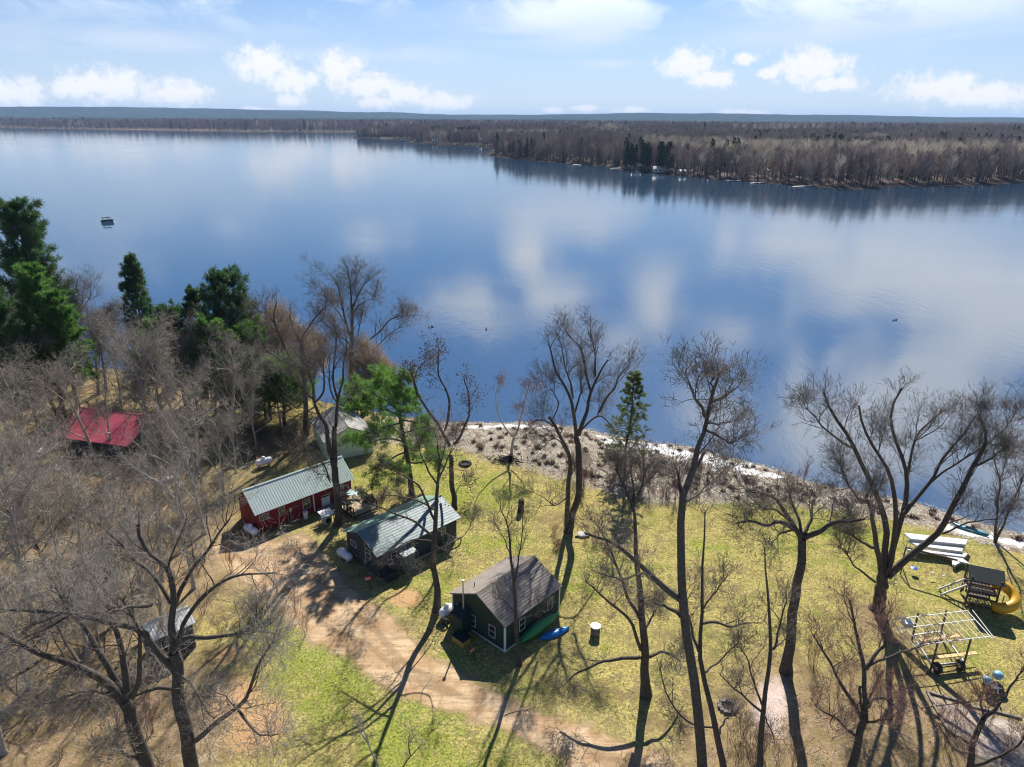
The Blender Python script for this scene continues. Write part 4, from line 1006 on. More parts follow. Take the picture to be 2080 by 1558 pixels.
def conifer(seed, H, prof, whorls, per, style='pine', bark='bark', needle='needle', bare=.15, r0=.3, lean=(0, 0), tuftL=.42, dens=9, nt=7, gaps=0.0, droop=0.0, bladew=.045):
    """prof(t) -> branch length at height fraction t"""
    g = np.random.default_rng(seed); tr = Geo(); cr = Geo(); K = 10
    tz = np.linspace(0, 1, K); trunk = np.stack([lean[0] * tz ** 1.5, lean[1] * tz ** 1.5, tz * H], 1); trunk[0, 2] = -.3
    trunk[1:-1, :2] += g.normal(size=(K - 2, 2)) * .06
    tr.tubes(trunk[None], np.linspace(r0, .03, K)[None], 8)
    B = []; Rb = []
    for i in range(whorls):
        t = bare + (1 - bare) * (i + g.uniform(-.3, .3)) / whorls; t = min(max(t, bare), .985)
        for j in range(per):
            if g.random() < gaps: continue
            a = 2 * pi * (j + g.uniform(-.35, .35)) / per + i * 1.3; L = prof(t) * g.uniform(.65, 1.12)
            if L < .2: continue
            b = np.array([np.interp(t, tz, trunk[:, 0]), np.interp(t, tz, trunk[:, 1]), t * H]); el_ = (.15 + .75 * t if style == 'pine' else -.05 + .5 * t) - droop
            d = np.array([cos(a), sin(a), el_]); pts = [b]
            for k in range(5):
                d = d + np.array([0, 0, .08 if style == 'pine' else -.02]) + g.normal(size=3) * .07; d = d / np.linalg.norm(d); pts.append(pts[-1] + d * L / 5)
            B.append(pts); Rb.append(np.linspace(.02 + .012 * L, .01, 6))
    B = np.array(B); Rb = np.array(Rb); tr.tubes(B, Rb, 4)
    s1, rs = spawn(B, Rb, dens, 1.0, .2, 1.0, (25, 65), 3, .15, .15, r=.012, rng=g, taper=.5)
    bl = np.repeat(np.linalg.norm(B[:, -1] - B[:, 0], axis=1), dens); sc_ = np.clip(bl * .32, .25, 1.3)[:, None, None]
    s1 = s1[:, :1] + (s1 - s1[:, :1]) * sc_
    tr.tubes(s1, rs, 3, tip=True)
    c = np.concatenate([s1[:, 1], s1[:, 2], (s1[:, 1] + s1[:, 2]) / 2, B[:, -1]]); d = np.concatenate([s1[:, 2] - s1[:, 1]] * 3 + [B[:, -1] - B[:, -2]])
    V_, Q_ = tufts(c, nrm(d), nt, tuftL, bladew, g, .75)
    cr.add(V_, Q_)
    return tr, cr


def cone(t, R, p=1.0, low=.0): return R * (1 - t) ** p * (1 if t > low else (t / max(low, .01)))
def wpine(R): return lambda t: R * (.45 + .75 * min(1, (1 - t) * 1.6)) * (1 if t < .93 else .45)


def conifer_thing(name, label, top, base_y, args, mats_, group=None):
    w_ = at(*top, PG(1040, base_y)[1]); H = w_[2] - gz(w_[0], w_[1]); tr, cr = conifer(**args, H=H)
    t = thing(name, label, 'tree', (w_[0], w_[1], gz(w_[0], w_[1])), 0, group)
    link('trunk', tr.mesh('trunk', [M[mats_[0]]]), t); link('crown', cr.mesh('crown', [M[mats_[1]]]), t)
    return t


# bright white pine, centre (asymmetric: long limbs each side, thin broken top)
def asym_pine():
    base = PG(837, 1008); g = np.random.default_rng(301); tr = Geo(); cr = Geo()
    def w(pts, dy0=0, dy1=0): return np.array([at(x, y, base[1] + dy0 + (dy1 - dy0) * i / max(1, len(pts) - 1)) - base for i, (x, y) in enumerate(pts)])
    tp = w([(837, 1008)] + V('C', (1515, 500), (1490, 320), (1450, 120)) + V('B', (1300, 1300), (1265, 1120), (1245, 960), (1243, 905))); tp[0, 2] = -.3
    p, r = resample(tp, (.34, .07), 14); tr.tubes(p[None], r[None], 8)
    limbs = [(V('B', (1290, 1260), (1180, 1200), (1050, 1190), (930, 1200), (850, 1210)), 0, -2), (V('B', (1270, 1180), (1150, 1120), (1060, 1080), (960, 1040), (890, 1030)), 0, 2),
             (V('B', (1300, 1320), (1180, 1340), (1050, 1400), (950, 1440), (900, 1470)), 0, -1.5), (V('C', (1470, 220), (1350, 180), (1230, 210), (1130, 260), (1060, 220)), 0, 1),
             (V('C', (1480, 300), (1380, 330), (1290, 420), (1230, 500), (1190, 560)), 0, -2), (V('C', (1500, 380), (1600, 400), (1680, 330), (1740, 360)), 0, 2),
             (V('B', (1300, 1300), (1380, 1300), (1450, 1330), (1500, 1380)), 0, 0), (V('C', (1450, 160), (1560, 120), (1640, 140), (1660, 210)), 0, -2),
             (V('B', (1270, 1150), (1330, 1130), (1380, 1150)), 0, 1), (V('B', (1245, 960), (1180, 960), (1130, 980)), 0, 0), (V('B', (1245, 940), (1290, 940), (1310, 970)), 0, 0),
             (V('B', (1280, 1220), (1200, 1160), (1140, 1100)), 0, 3), (V('C', (1480, 260), (1400, 100), (1300, 80)), 0, 4), (V('C', (1500, 420), (1420, 470), (1380, 420)), 0, -3),
             (V('C', (1470, 240), (1540, 300), (1620, 260)), 0, 4), (V('B', (1285, 1250), (1340, 1220), (1350, 1180)), 0, -3), (V('B', (1262, 1100), (1220, 1050), (1170, 1010)), 0, -2.5)]
    B = []; Rb = []
    for px_, a, b in limbs:
        q_, rq = resample(w(px_, a, b), (.11, .03), 6); B.append(q_); Rb.append(rq)
    B = np.array(B); Rb = np.array(Rb); tr.tubes(B, Rb, 5)
    s1, r1 = spawn(B, Rb, 16, 1.7, .2, 1, (30, 75), 4, .05, .2, r=.025, rng=g, taper=.3); tr.tubes(s1, r1, 3)
    s2, r2 = spawn(s1, r1, 8, .65, .2, 1, (25, 60), 3, .2, .15, r=.012, rng=g, taper=.2); tr.tubes(s2, r2, 3, tip=True)
    st, rt = spawn(p[None, 5:], r[None, 5:], 60, .8, 0, 1, (50, 90), 3, .1, .15, r=.012, rng=g, taper=.3)
    s2 = np.concatenate([s2, st])
    c = np.concatenate([s2[:, 1], s2[:, 2]]); d = nrm(np.concatenate([s2[:, 2] - s2[:, 1]] * 2))
    V_, Q_ = tufts(c, d, 9, .38, .026, g, .7); cr.add(V_, Q_)
    t = thing('pine_tree', 'bright green white pine with a thin broken top, between the sage and dark cabins', 'tree', base)
    link('trunk', tr.mesh('trunk', [M['bark']]), t); link('crown', cr.mesh('crown', [M['needle_lime']]), t)


asym_pine()
conifer_thing('spruce_tree', 'slender dark spruce leaning right on the shore in front of the lake', (1283, 750), 958, dict(seed=302, prof=lambda t: .35 + 3.3 * (1 - t) ** .9, whorls=20, per=7, style='spruce', r0=.17, bare=.12, lean=(.5, 0), tuftL=.24, dens=7, nt=9, gaps=.18, bladew=.022), ('bark', 'spruce'))
conifer_thing('pine_tree', 'great white pine at the left edge with layered plumes over the lake', (27, 412), 806, dict(seed=303, prof=wpine(5.6), whorls=18, per=7, r0=.5, bare=.3, tuftL=.62, dens=15, nt=7, gaps=.1), ('bark', 'needle_dark'))
conifer_thing('pine_tree', 'rounded yellow-green pine below the great white pine', (60, 536), 862, dict(seed=304, prof=wpine(3.6), whorls=12, per=7, r0=.32, bare=.3, tuftL=.5, dens=14, nt=7), ('bark', 'needle'))
conifer_thing('pine_tree', 'rounded green pine low between the thicket and the great pine', (105, 590), 868, dict(seed=305, prof=wpine(3.4), whorls=11, per=7, r0=.3, bare=.3, tuftL=.5, dens=13, nt=7), ('bark', 'needle'))
conifer_thing('pine_tree', 'pointed red pine with clumped needles standing alone against the lake', (262, 516), 800, dict(seed=306, prof=lambda t: 4.6 * (1 - t) ** .75 + .5, whorls=15, per=6, r0=.3, bare=.32, tuftL=.5, dens=8, nt=8, gaps=.16), ('bark', 'needle_dark'))
conifer_thing('pine_tree', 'shorter red pine left of the round-topped pine', (388, 588), 826, dict(seed=307, prof=lambda t: 4.2 * (1 - t) ** .6 + .4, whorls=13, per=6, r0=.28, bare=.3, tuftL=.45, dens=8, nt=8, gaps=.15), ('bark', 'needle_dark'))
conifer_thing('pine_tree', 'full round-topped white pine left of the willow', (453, 558), 832, dict(seed=308, prof=wpine(5.6), whorls=15, per=7, r0=.36, bare=.22, tuftL=.55, dens=13, nt=7), ('bark', 'needle_dark'))
conifer_thing('pine_tree', 'low dark pine tucked behind the thicket, right of the round-topped pine', (500, 660), 850, dict(seed=309, prof=wpine(4.6), whorls=11, per=7, r0=.28, bare=.2, tuftL=.5, dens=12, nt=7), ('bark', 'needle'))
conifer_thing('pine_tree', 'small bright pine half hidden in twigs above the propane tank', (538, 750), 862, dict(seed=310, prof=wpine(3.2), whorls=7, per=6, r0=.2, bare=.3, tuftL=.4, dens=12, nt=7), ('bark', 'needle_lime'))
for tp, by, l_, nd in [((345, 628), 846, 'dark pine between the pointed pine and the round-topped pine', 'needle_dark'), ((425, 655), 862, 'dark pine directly below the round-topped pine', 'needle'), ((566, 742), 872, 'low bright pine just left of the large dark bare tree', 'needle_lime'),
                       ((-25, 590), 872, 'dark pine cut by the left edge below the great white pine', 'needle_dark'), ((28, 668), 880, 'low green pine near the left edge, below the rounded pines', 'needle'), ((300, 690), 858, 'low pine under the pointed red pine', 'needle_dark'), ((480, 735), 876, 'low dark pine behind the red cabin brush', 'needle_dark')]:
    conifer_thing('pine_tree', l_, tp, by, dict(seed=330 + by + tp[0] % 7, prof=wpine(4.0), whorls=10, per=7, r0=.26, bare=.22, tuftL=.5, dens=12, nt=6), ('bark', nd))
conifer_thing('pine_tree', 'dark pine deep inside the thicket above the red roof', (325, 655), 835, dict(seed=311, prof=wpine(4.2), whorls=10, per=6, r0=.26, bare=.3, tuftL=.5, dens=11, nt=7), ('bark', 'needle'))
conifer_thing('pine_tree', 'green pine behind the bright sage cabin pine near the docks', (722, 775), 872, dict(seed=312, prof=wpine(2.0), whorls=6, per=6, r0=.15, bare=.25, tuftL=.4, dens=11, nt=7), ('bark', 'needle_lime'))
# ------------------------------------------------------------------ brush and saplings
def bush_kind(seed, H, R, stems, twig, n1=6, n2=5):
    g = np.random.default_rng(seed); G_ = Geo()
    S = np.zeros((stems, 5, 3)); a = g.uniform(0, 2 * pi, stems); r = R * np.sqrt(g.uniform(0, 1, stems))
    for k in range(5):
        f = k / 4; S[:, k] = np.stack([r * np.cos(a) * (.35 + .9 * f), r * np.sin(a) * (.35 + .9 * f), np.full(stems, H * f)], 1) + g.normal(size=(stems, 3)) * .06 * f * H
    S[:, :, 2] *= g.uniform(.55, 1.1, stems)[:, None]
    Rr = np.full(stems, .018)[:, None] * np.linspace(1, .3, 5)[None] * (H / 2.5) ** .5
    G_.tubes(S, Rr, 3)
    b, rb = spawn(S, Rr, n1, H * .33, .2, 1, (18, 50), 4, .3, .2, rng=g, taper=.4); G_.tubes(b, rb, 3)
    c, rc = spawn(b, rb, n2, H * .16, .1, 1, (18, 50), 2, .3, .2, r=.006, rng=g); G_.tubes(c, rc, 3, tip=False)
    return G_.mesh('twigs', [M[twig]])


BU = {'red': [bush_kind(401, 2.2, .9, 22, 'twig_red'), bush_kind(402, 1.7, .8, 22, 'twig_red')], 'brown': [bush_kind(403, 2.0, 1.0, 26, 'twig'), bush_kind(404, 1.5, .8, 20, 'twig')],
      'tan': [bush_kind(405, 1.1, .5, 40, 'twig_tan', 3, 2)], 'tall': [bush_kind(406, 5.0, 1.0, 9, 'twig_red', 9, 6), bush_kind(407, 4.2, .9, 8, 'twig', 9, 6)]}


def shrubs(n, x0, x1, y0, y1, kinds, sc, name, label, group, cond=None):
    k = 0; tries = 0
    while k < n and tries < n * 30:
        tries += 1
        px_, py_ = random.uniform(x0, x1), random.uniform(y0, y1)
        if cond and not cond(px_, py_): continue
        p = PG(px_, py_); o = link(name, random.choice(kinds), None, p, random.uniform(0, 6.28), random.uniform(*sc)); tag(o, label, 'shrub', group); k += 1


shrubs(34, 1150, 1560, 925, 1015, BU['red'] + BU['brown'], (.5, .95), 'reddish_shrub', 'reddish leafless shrub in the reeds between the lawn and the lake', 'shrubs in the shore reeds', lambda x, y: y > 905 + (x - 1150) * .16)
shrubs(9, 1150, 1420, 985, 1035, BU['tall'], (.55, .9), 'tall_shrub', 'tall red-brown sapling clump at the upper lawn edge, centre', 'saplings at the upper lawn edge')
shrubs(12, 840, 955, 872, 905, BU['red'], (.5, .85), 'reddish_shrub', 'dark red leafless shrub at the lake behind the seed-ball tree', 'dark red shrubs at the lake')
shrubs(16, 1600, 1760, 975, 1030, BU['tall'] + BU['brown'], (.4, .75), 'grey_shrub', 'grey-brown thicket shrub at the water behind the spreading oak', 'shrubs at the water behind the oak')
shrubs(26, 500, 650, 862, 935, BU['brown'], (.7, 1.15), 'brown_shrub', 'brown leafless shrub in the brush behind the red cabin', 'brush behind the red cabin', lambda x, y: y < 930 and x + y * .3 < 905)
shrubs(9, 735, 850, 1000, 1030, BU['brown'], (.45, .7), 'brown_shrub', 'low brown shrub in the bed behind the dark cabin', 'shrubs behind the dark cabin')
shrubs(7, 1120, 1210, 1075, 1125, BU['red'], (.4, .7), 'reddish_shrub', 'reddish brush at the foot of the twin-stemmed tree', 'brush round the twin-stemmed tree')
shrubs(14, 1640, 1860, 1260, 1420, BU['tall'] + BU['red'], (.35, .6), 'thin_sapling', 'thin red-budded sapling on the leaf litter left of the boat lift', 'saplings left of the boat lift')
shrubs(12, 1480, 1720, 1440, 1570, BU['tall'], (.4, .7), 'thin_sapling', 'thin sapling at the bottom right among the leaf litter', 'saplings at the bottom right')
shrubs(10, 1900, 2090, 1440, 1570, BU['tall'], (.35, .6), 'thin_sapling', 'thin sapling beside the gravel patch', 'saplings beside the gravel patch')
shrubs(16, 0, 420, 1380, 1560, BU['brown'] + BU['tall'], (.4, .75), 'grey_shrub', 'grey twiggy undergrowth at the bottom left', 'undergrowth at the bottom left')
shrubs(8, 430, 620, 1230, 1300, BU['tall'], (.45, .75), 'thin_sapling', 'thin reddish sapling at the left edge of the dirt road', 'saplings at the left edge of the road')
shrubs(30, 0, 470, 900, 1260, BU['brown'] + BU['tall'], (.5, 1.0), 'brown_shrub', 'brown undergrowth shrub beneath the left thicket', 'undergrowth of the left thicket')
shrubs(14, -40, 620, 765, 830, BU['brown'], (.6, 1.3), 'brown_shrub', 'brown shrub along the left lake shore', 'shrubs along the left shore')
tag(link('golden_bush', BU['tan'][0], None, PG(978, 912), 0, 1.15), 'golden-orange grassy bush in the pale reeds', 'shrub')
tag(link('golden_bush', BU['tan'][0], None, PG(1012, 905), 1, .7), 'smaller tan bush just right of the golden-orange one', 'shrub')


# ------------------------------------------------------------------ dry reeds, grass, leaves (uncountable)
def scatter_pts(n, xr, yr, g):
    px_ = g.uniform(*xr, n); py_ = g.uniform(*yr, n)
    d = RGT[None] * ((px_ - 1040) / FPX)[:, None] - UPV[None] * ((py_ - 779) / FPX)[:, None] + FWD[None]
    t = -CAMH / d[:, 2]; return d[:, 0] * t, d[:, 1] * t


def world_pts(n, x0, x1, y0, y1, g): return g.uniform(x0, x1, n), g.uniform(y0, y1, n)


def blades(X, Y, L, w, g, flat=.5):
    n = len(X); Z = near_h(X, Y)[0]
    d = g.normal(size=(n, 3)); d[:, 2] = np.abs(d[:, 2]) * (1 - flat) + .12; d = nrm(d); L_ = L * g.uniform(.5, 1.3, (n, 1))
    s = nrm(np.cross(d, np.array([[0, 0, 1.]]) + g.normal(size=(n, 3)) * .3)) * w
    b = np.stack([X, Y, Z], 1)
    V_ = np.stack([b - s, b + s, b + d * L_], 1).reshape(-1, 3)
    return V_, np.arange(n * 3).reshape(-1, 3)


gr = np.random.default_rng(77)
ROADP = pxpoly([(430, 1120), (560, 1092), (612, 1080), (690, 1150), (754, 1216), (826, 1272), (880, 1330), (1000, 1395), (1160, 1457), (1340, 1520), (1500, 1700), (1160, 1572), (961, 1468), (819, 1430), (702, 1340), (600, 1285), (480, 1180)])
M['grass_blade'] = mat('grass_blades', (0.42, 0.40, 0.12), .9, .3, 1.2, col2=(0.11, 0.13, 0.035))
M['dry_blade'] = mat('dry_grass_blades', (0.52, 0.45, 0.26), .9, .3, .4, col2=(0.26, 0.21, 0.10))
M['leaf'] = mat('fallen_leaves', (0.36, 0.22, 0.12), .85, .3, 3, col2=(0.16, 0.085, 0.05))
M['reed'] = mat('dry_reeds', (0.74, 0.70, 0.61), .85, .2, .8, col2=(0.27, 0.21, 0.15))
X, Y = world_pts(230000, -34, 60, 24, 88, gr)
d_l = sdf(X, Y, lawn_edge); ok = (d_l > 0) & ~inside(X, Y, ROADP) & (np.abs(np.degrees(np.arctan2(X, Y))) < 39)
keep = gr.random(len(X)) < np.clip(50. / (Y + 5), .25, 1) * np.where(snoise(X, Y, 3.0, 2, 2) > -.1, 1, .35); X, Y = X[ok & keep], Y[ok & keep]
half = gr.random(len(X)) < .5
V_, T_ = blades(X[half], Y[half], .13, .018, gr, .35); tag(link('grass', np_mesh('grass', V_, None, T_, [M['grass_blade']])), 'short green grass blades all over the lawn', 'grass', kind='stuff')
V_, T_ = blades(X[~half], Y[~half], .12, .018, gr, .6); tag(link('dry_grass', np_mesh('dry_grass', V_, None, T_, [M['dry_blade']])), 'dry yellow grass blades mixed into the lawn', 'grass', kind='stuff')
# leaves on the litter areas
X, Y = world_pts(150000, -75, 45, 24, 100, gr)
m_ = blobmask(X, Y, [(250, 1500, 10, 1), (60, 1350, 12, 1), (120, 1100, 22, 1), (350, 1150, 12, .9), (1650, 1500, 9, .95), (1850, 1500, 9, .9), (1500, 1540, 7, .8), (100, 1500, 12, 1), (560, 900, 9, .8), (1400, 1400, 8, .35), (1300, 1200, 9, .22), (40, 1000, 26, .8), (1770, 1300, 6, .8)])
ok = (gr.random(len(X)) < m_ * .8) & (np.abs(np.degrees(np.arctan2(X, Y))) < 39) & ~inside(X, Y, ROADP) & (near_h(X, Y)[1] > 4); X, Y = X[ok], Y[ok]
V_, T_ = blades(X, Y, .11, .05, gr, .85); tag(link('fallen_leaves', np_mesh('fallen_leaves', V_, None, T_, [M['leaf']])), 'brown fallen leaves littering the ground under the trees', 'leaves', kind='stuff')
X, Y = world_pts(16000, -75, 50, 24, 100, gr)
m_ = .12 + blobmask(X, Y, [(250, 1500, 10, 1), (60, 1350, 12, 1), (120, 1100, 22, 1), (350, 1150, 12, .9), (1650, 1500, 9, .9), (1850, 1500, 9, .9), (1500, 1540, 7, .8), (560, 900, 9, .9), (1400, 1400, 8, .5), (1300, 1200, 9, .3), (40, 1000, 26, .9)])
ok = (gr.random(len(X)) < m_) & (near_h(X, Y)[1] > 3) & (np.abs(np.degrees(np.arctan2(X, Y))) < 39); X, Y = X[ok], Y[ok]; n = len(X)
a_ = gr.uniform(0, 6.28, n); L_s = gr.uniform(.12, .6, n); c = np.stack([X, Y, near_h(X, Y)[0] + .02], 1); d = np.stack([np.cos(a_) * L_s, np.sin(a_) * L_s, np.abs(gr.normal(size=n)) * .04], 1)
G_ = Geo(); G_.tubes(np.stack([c - d, c + d * .1 + gr.normal(size=(n, 3)) * .04 * [1, 1, 0], c + d], 1), np.tile([.018, .014, .006], (n, 1)), 3)
tag(link('fallen_sticks', G_.mesh('fallen_sticks', [M['bark_grey']])), 'thin fallen twigs and sticks scattered over the ground', 'sticks', kind='stuff')
# reeds on the shore strip
X, Y = world_pts(170000, -14, 70, 55, 96, gr)
d_n = near_h(X, Y)[1]; d_l = sdf(X, Y, lawn_edge)
ok = (d_l < .4) & (d_n > -.3) & (X > -13) & (gr.random(len(X)) < np.where(snoise(X, Y, 2.6, 5, 3) > -.25, .8, .15)); X, Y = X[ok], Y[ok]
V_, T_ = blades(X, Y, .42, .022, gr, .75); tag(link('dry_reeds', np_mesh('dry_reeds', V_, None, T_, [M['reed']])), 'flattened pale dry reeds matted along the shore', 'reeds', kind='stuff')
# standing dark hummocks between the reeds
M['hummock'] = mat('marsh_hummock', (0.16, 0.11, 0.075), .95, .5, 4, bump=.6)
gh = np.random.default_rng(5); G_ = Geo(); cnt = 0
while cnt < 210:
    x, y = gh.uniform(-8, 60), gh.uniform(58, 92); X1 = np.array([x]); Y1 = np.array([y])
    if sdf(X1, Y1, lawn_edge)[0] > -1 or near_h(X1, Y1)[1][0] < .5: continue
    n = 26; d = nrm(gh.normal(size=(n, 3)) + np.array([0, 0, .9])); d[:, 2] = np.abs(d[:, 2]); L = gh.uniform(.25, .7)
    p0 = np.array([x, y, gz(x, y)]) + gh.normal(size=(n, 3)) * .12 * [1, 1, 0]
    G_.add(*(lambda P_, R_: tube_arrays(P_, R_, 3, True))(np.stack([p0, p0 + d * L * .6, p0 + d * L + np.array([0, 0, -.06])], 1), np.tile([.05, .03, .01], (n, 1)))); cnt += 1
tag(link('marsh_tussocks', G_.mesh('marsh_tussocks', [M['hummock']])), 'dark brown grass tussocks dotted through the pale reeds', 'tussocks', kind='stuff')


# ------------------------------------------------------------------ cabins
class Cabin:
    """local frame: x along the eave, y into the building, origin under the front-left roof corner"""
    def __init__(s, name, label, org, deg, L, Wd, he, hr, over=.25, z0=0.0, ridge_y=None):
        s.o = thing(name, label, 'cabin', (org[0], org[1], z0), radians(deg)); s.L, s.W, s.he, s.hr, s.ov = L, Wd, he, hr, over
        s.org = np.array([org[0], org[1], z0]); s.u = np.array([cos(radians(deg)), sin(radians(deg)), 0]); s.n = np.array([-s.u[1], s.u[0], 0])
        s.pw = Wd / 2
    def walls(s, m, base=None):
        o = s.ov; zc = s.he - .12; k = (s.hr - s.he) / s.pw; ze = zc + k * o
        b = MB(); pts = [(o, -.05), (s.W - o, -.05), (s.W - o, ze), (s.pw, s.hr - .12), (o, ze)]
        x0, x1 = o, s.L - o
        b.add([(x0, y, z) for y, z in pts] + [(x1, y, z) for y, z in pts], [(0, 1, 2, 3, 4)[::1], (9, 8, 7, 6, 5)] + [((i + 1) % 5, i, 5 + i, 5 + (i + 1) % 5) for i in range(5)])
        s.wall = b.build('wall', m, s.o)
    def siding(s, m, step=.2, proud=.012, vertical=False):
        o = s.ov; b = MB(); top = s.he - .14 + (s.hr - s.he) / s.pw * o; k = (s.hr - s.he) / s.pw
        if vertical:
            for x in np.arange(o + .15, s.L - o - .1, step): b.box(x, x + .045, o - proud, o - .001, 0, top - .02)
            for y in np.arange(o + .15, s.W - o - .1, step): b.box(o - proud, o - .001, y, y + .045, 0, s.he - .14 + k * min(y, s.W - y) - .02)
        else:
            for z in np.arange(.05, top - .2, step): b.hexa([(o, o - .001 - proud, z), (s.L - o, o - .001 - proud, z), (s.L - o, o - .001, z), (o, o - .001, z), (o, o - .003, z + step * .93), (s.L - o, o - .003, z + step * .93), (s.L - o, o - .001, z + step * .93), (o, o - .001, z + step * .93)])
            for z in np.arange(.05, s.hr - .35, step):
                yy = max(o, (z + step - s.he + .14) / k)
                if yy < s.pw - .1: b.hexa([(o - .001 - proud, yy, z), (o - .001, yy, z), (o - .001, s.W - yy, z), (o - .001 - proud, s.W - yy, z), (o - .003, yy, z + step * .93), (o - .001, yy, z + step * .93), (o - .001, s.W - yy, z + step * .93), (o - .003, s.W - yy, z + step * .93)])
        tag(b.build('siding', m, s.o), kind='stuff')
    def slope(s, side):
        """eave->ridge frame: returns function (x, t, lift) -> point"""
        y0, y1 = (0, s.pw) if side == 0 else (s.W, s.pw); nz = s.pw; ny = (s.hr - s.he) * (-1 if side == 0 else 1); ln = hypot(nz, ny)
        return lambda x, t, h: (x, y0 + (y1 - y0) * t + ny / ln * h, s.he + (s.hr - s.he) * t + nz / ln * h)
    def roof(s, m0, m1, style, step=.3):
        for side, m in ((0, m0), (1, m1)):
            f = s.slope(side); b = MB()
            if style == 'ribs':
                b.hexa([f(0, 0, -.08), f(s.L, 0, -.08), f(s.L, 1, -.08), f(0, 1, -.08), f(0, 0, 0), f(s.L, 0, 0), f(s.L, 1, 0), f(0, 1, 0)])
                r = b.build('roof', m, s.o)
                rb = MB(); x = .05
                while x < s.L:
                    rb.hexa([f(x - .022, 0, .002), f(x + .022, 0, .002), f(x + .022, .995, .002), f(x - .022, .995, .002), f(x - .012, 0, .02), f(x + .012, 0, .02), f(x + .012, .995, .02), f(x - .012, .995, .02)]); x += step
                tag(rb.build('roof_rib', m, r), kind='stuff')
            else:
                n = int(s.pw / cos(math.atan2(s.hr - s.he, s.pw)) / step)
                for i in range(n):
                    t0, t1 = i / n, (i + 1) / n
                    if style == 'tiles':
                        x = 0; w = .95
                        while x < s.L - .01:
                            xe = min(s.L, x + w) - .012; j = random.uniform(0, .008)
                            b.hexa([f(x, t0, -.06), f(xe, t0, -.06), f(xe, t1, -.06), f(x, t1, -.06), f(x, t0, .016 + j), f(xe, t0, .016 + j), f(xe, t1, .0), f(x, t1, .0)]); x += w
                    else:
                        b.hexa([f(0, t0, -.08), f(s.L, t0, -.08), f(s.L, t1, -.08), f(0, t1, -.08), f(0, t0, .028), f(s.L, t0, .028), f(s.L, t1, 0), f(0, t1, 0)])
                r = b.build('roof', m, s.o)
        b = MB(); b.add([(-.01, s.pw - .12, s.hr - .02), (-.01, s.pw + .12, s.hr - .02), (-.01, s.pw, s.hr + .07), (s.L + .01, s.pw - .12, s.hr - .02), (s.L + .01, s.pw + .12, s.hr - .02), (s.L + .01, s.pw, s.hr + .07)],
                        [(0, 2, 1), (3, 4, 5), (0, 3, 5, 2), (1, 2, 5, 4), (0, 1, 4, 3)]); b.build('ridge_cap', m0, s.o)
    def on(s, wall, px_, py_):
        """photo pixel -> (s, z) on a wall plane"""
        d = ray(px_, py_); c = np.array([0, 0, CAMH])
        nn = s.n if wall == 'front' else s.u; q0 = s.org + nn * s.ov
        t = ((q0 - c) @ nn) / (d @ nn); p = c + d * t - s.org
        return (p @ (s.u if wall == 'front' else s.n)), p[2]
    def window(s, wall, px_, w, h, fm='stain', pane='glass', name='window', mull=True, zc=None):
        a, z = s.on(wall, *px_); z = zc if zc is not None else z; o = s.ov; fw = .038
        def bx(b, a0, a1, z0, z1, d0, d1):
            if wall == 'front': b.box(a0, a1, o - d1, o - d0, z0, z1)
            else: b.box(o - d1, o - d0, a0, a1, z0, z1)
        b = MB(); a0, a1, z0, z1 = a - w / 2, a + w / 2, z - h / 2, z + h / 2
        bx(b, a0 - fw, a1 + fw, z1, z1 + fw, .003, .05); bx(b, a0 - fw, a1 + fw, z0 - fw, z0, .003, .06)
        bx(b, a0 - fw, a0, z0, z1, .003, .05); bx(b, a1, a1 + fw, z0, z1, .003, .05)
        if mull: bx(b, a0, a1, z - .02, z + .02, .026, .044)
        f = b.build(name, M[fm], s.o); p = MB(); bx(p, a0, a1, z0, z1, .014, .024); p.build('pane', M[pane], f)
        return f
    def wp(s, x, y, z=0): return s.org + s.u * x + s.n * y + np.array([0, 0, z])


# near cabin, brown shingles, dark green walls
o_ = P(1026, 1275, 2.52)
near = Cabin('shingled_cabin', 'dark green cabin with a brown shingled gable roof and canoe leaning on its side', o_, 47.8, 6.85, 6.05, 2.52, 4.02, .16)
near.walls(M['green_wall']); near.siding(M['green_wall'], .22); near.roof(M['shingle'], M['shingle'], 'shingle', .24)
near.window('gable', (960.5, 1260), .55, 1.0); near.window('gable', (1000, 1282), .6, 1.0); near.window('gable', (934, 1241), .55, 1.0); near.window('front', (1117, 1226), .6, 1.0); near.window('front', (1060, 1268), .6, 1.0)
b = MB(); o = near.ov
b.box(o - .035, o + .09, o - .035, o + .09, 0, 2.5); b.build('corner_trim', M['white_paint'], near.o)
b = MB(); b.box(o - .035, o + .09, near.W - o - .09, near.W - o + .035, 0, 2.5); b.build('corner_trim', M['white_paint'], near.o)
b = MB(); b.box(near.L - o - .09, near.L - o + .035, o - .035, o + .09, 0, 2.5); b.build('corner_trim', M['white_paint'], near.o)
b = MB(); b.box(o - .05, o - .004, o + .1, 4.6, .06, .20); b.build('skirting', M['stain'], near.o)
b = MB(); b.box(o + .1, near.L - o - .1, o - .05, o - .004, .06, .20); b.build('skirting', M['stain'], near.o)
b = MB(); b.box(-.85, o - .004, 3.75, 4.85, 0, 1.75); v_ = b.build('entry_porch', M['green_wall'], near.o)
b = MB(); b.hexa([(-1.0, 3.6, 1.7), (o - .01, 3.6, 2.12), (o - .01, 5.0, 2.12), (-1.0, 5.0, 1.7), (-1.0, 3.6, 1.77), (o - .01, 3.6, 2.19), (o - .01, 5.0, 2.19), (-1.0, 5.0, 1.77)]); b.build('porch_roof', M['tarp'], v_)
b = MB(); b.tube([(-.15, 4.3, 1.9), (-.15, 4.3, 4.55)], .06, 10); st = b.build('stovepipe', M['galv'], near.o)
b = MB(); b.lathe([(.06, 0), (.13, .03), (.13, .14), (.02, .2)], 10, (-.15, 4.3, 4.55)); b.build('cap', M['white_paint'], st)
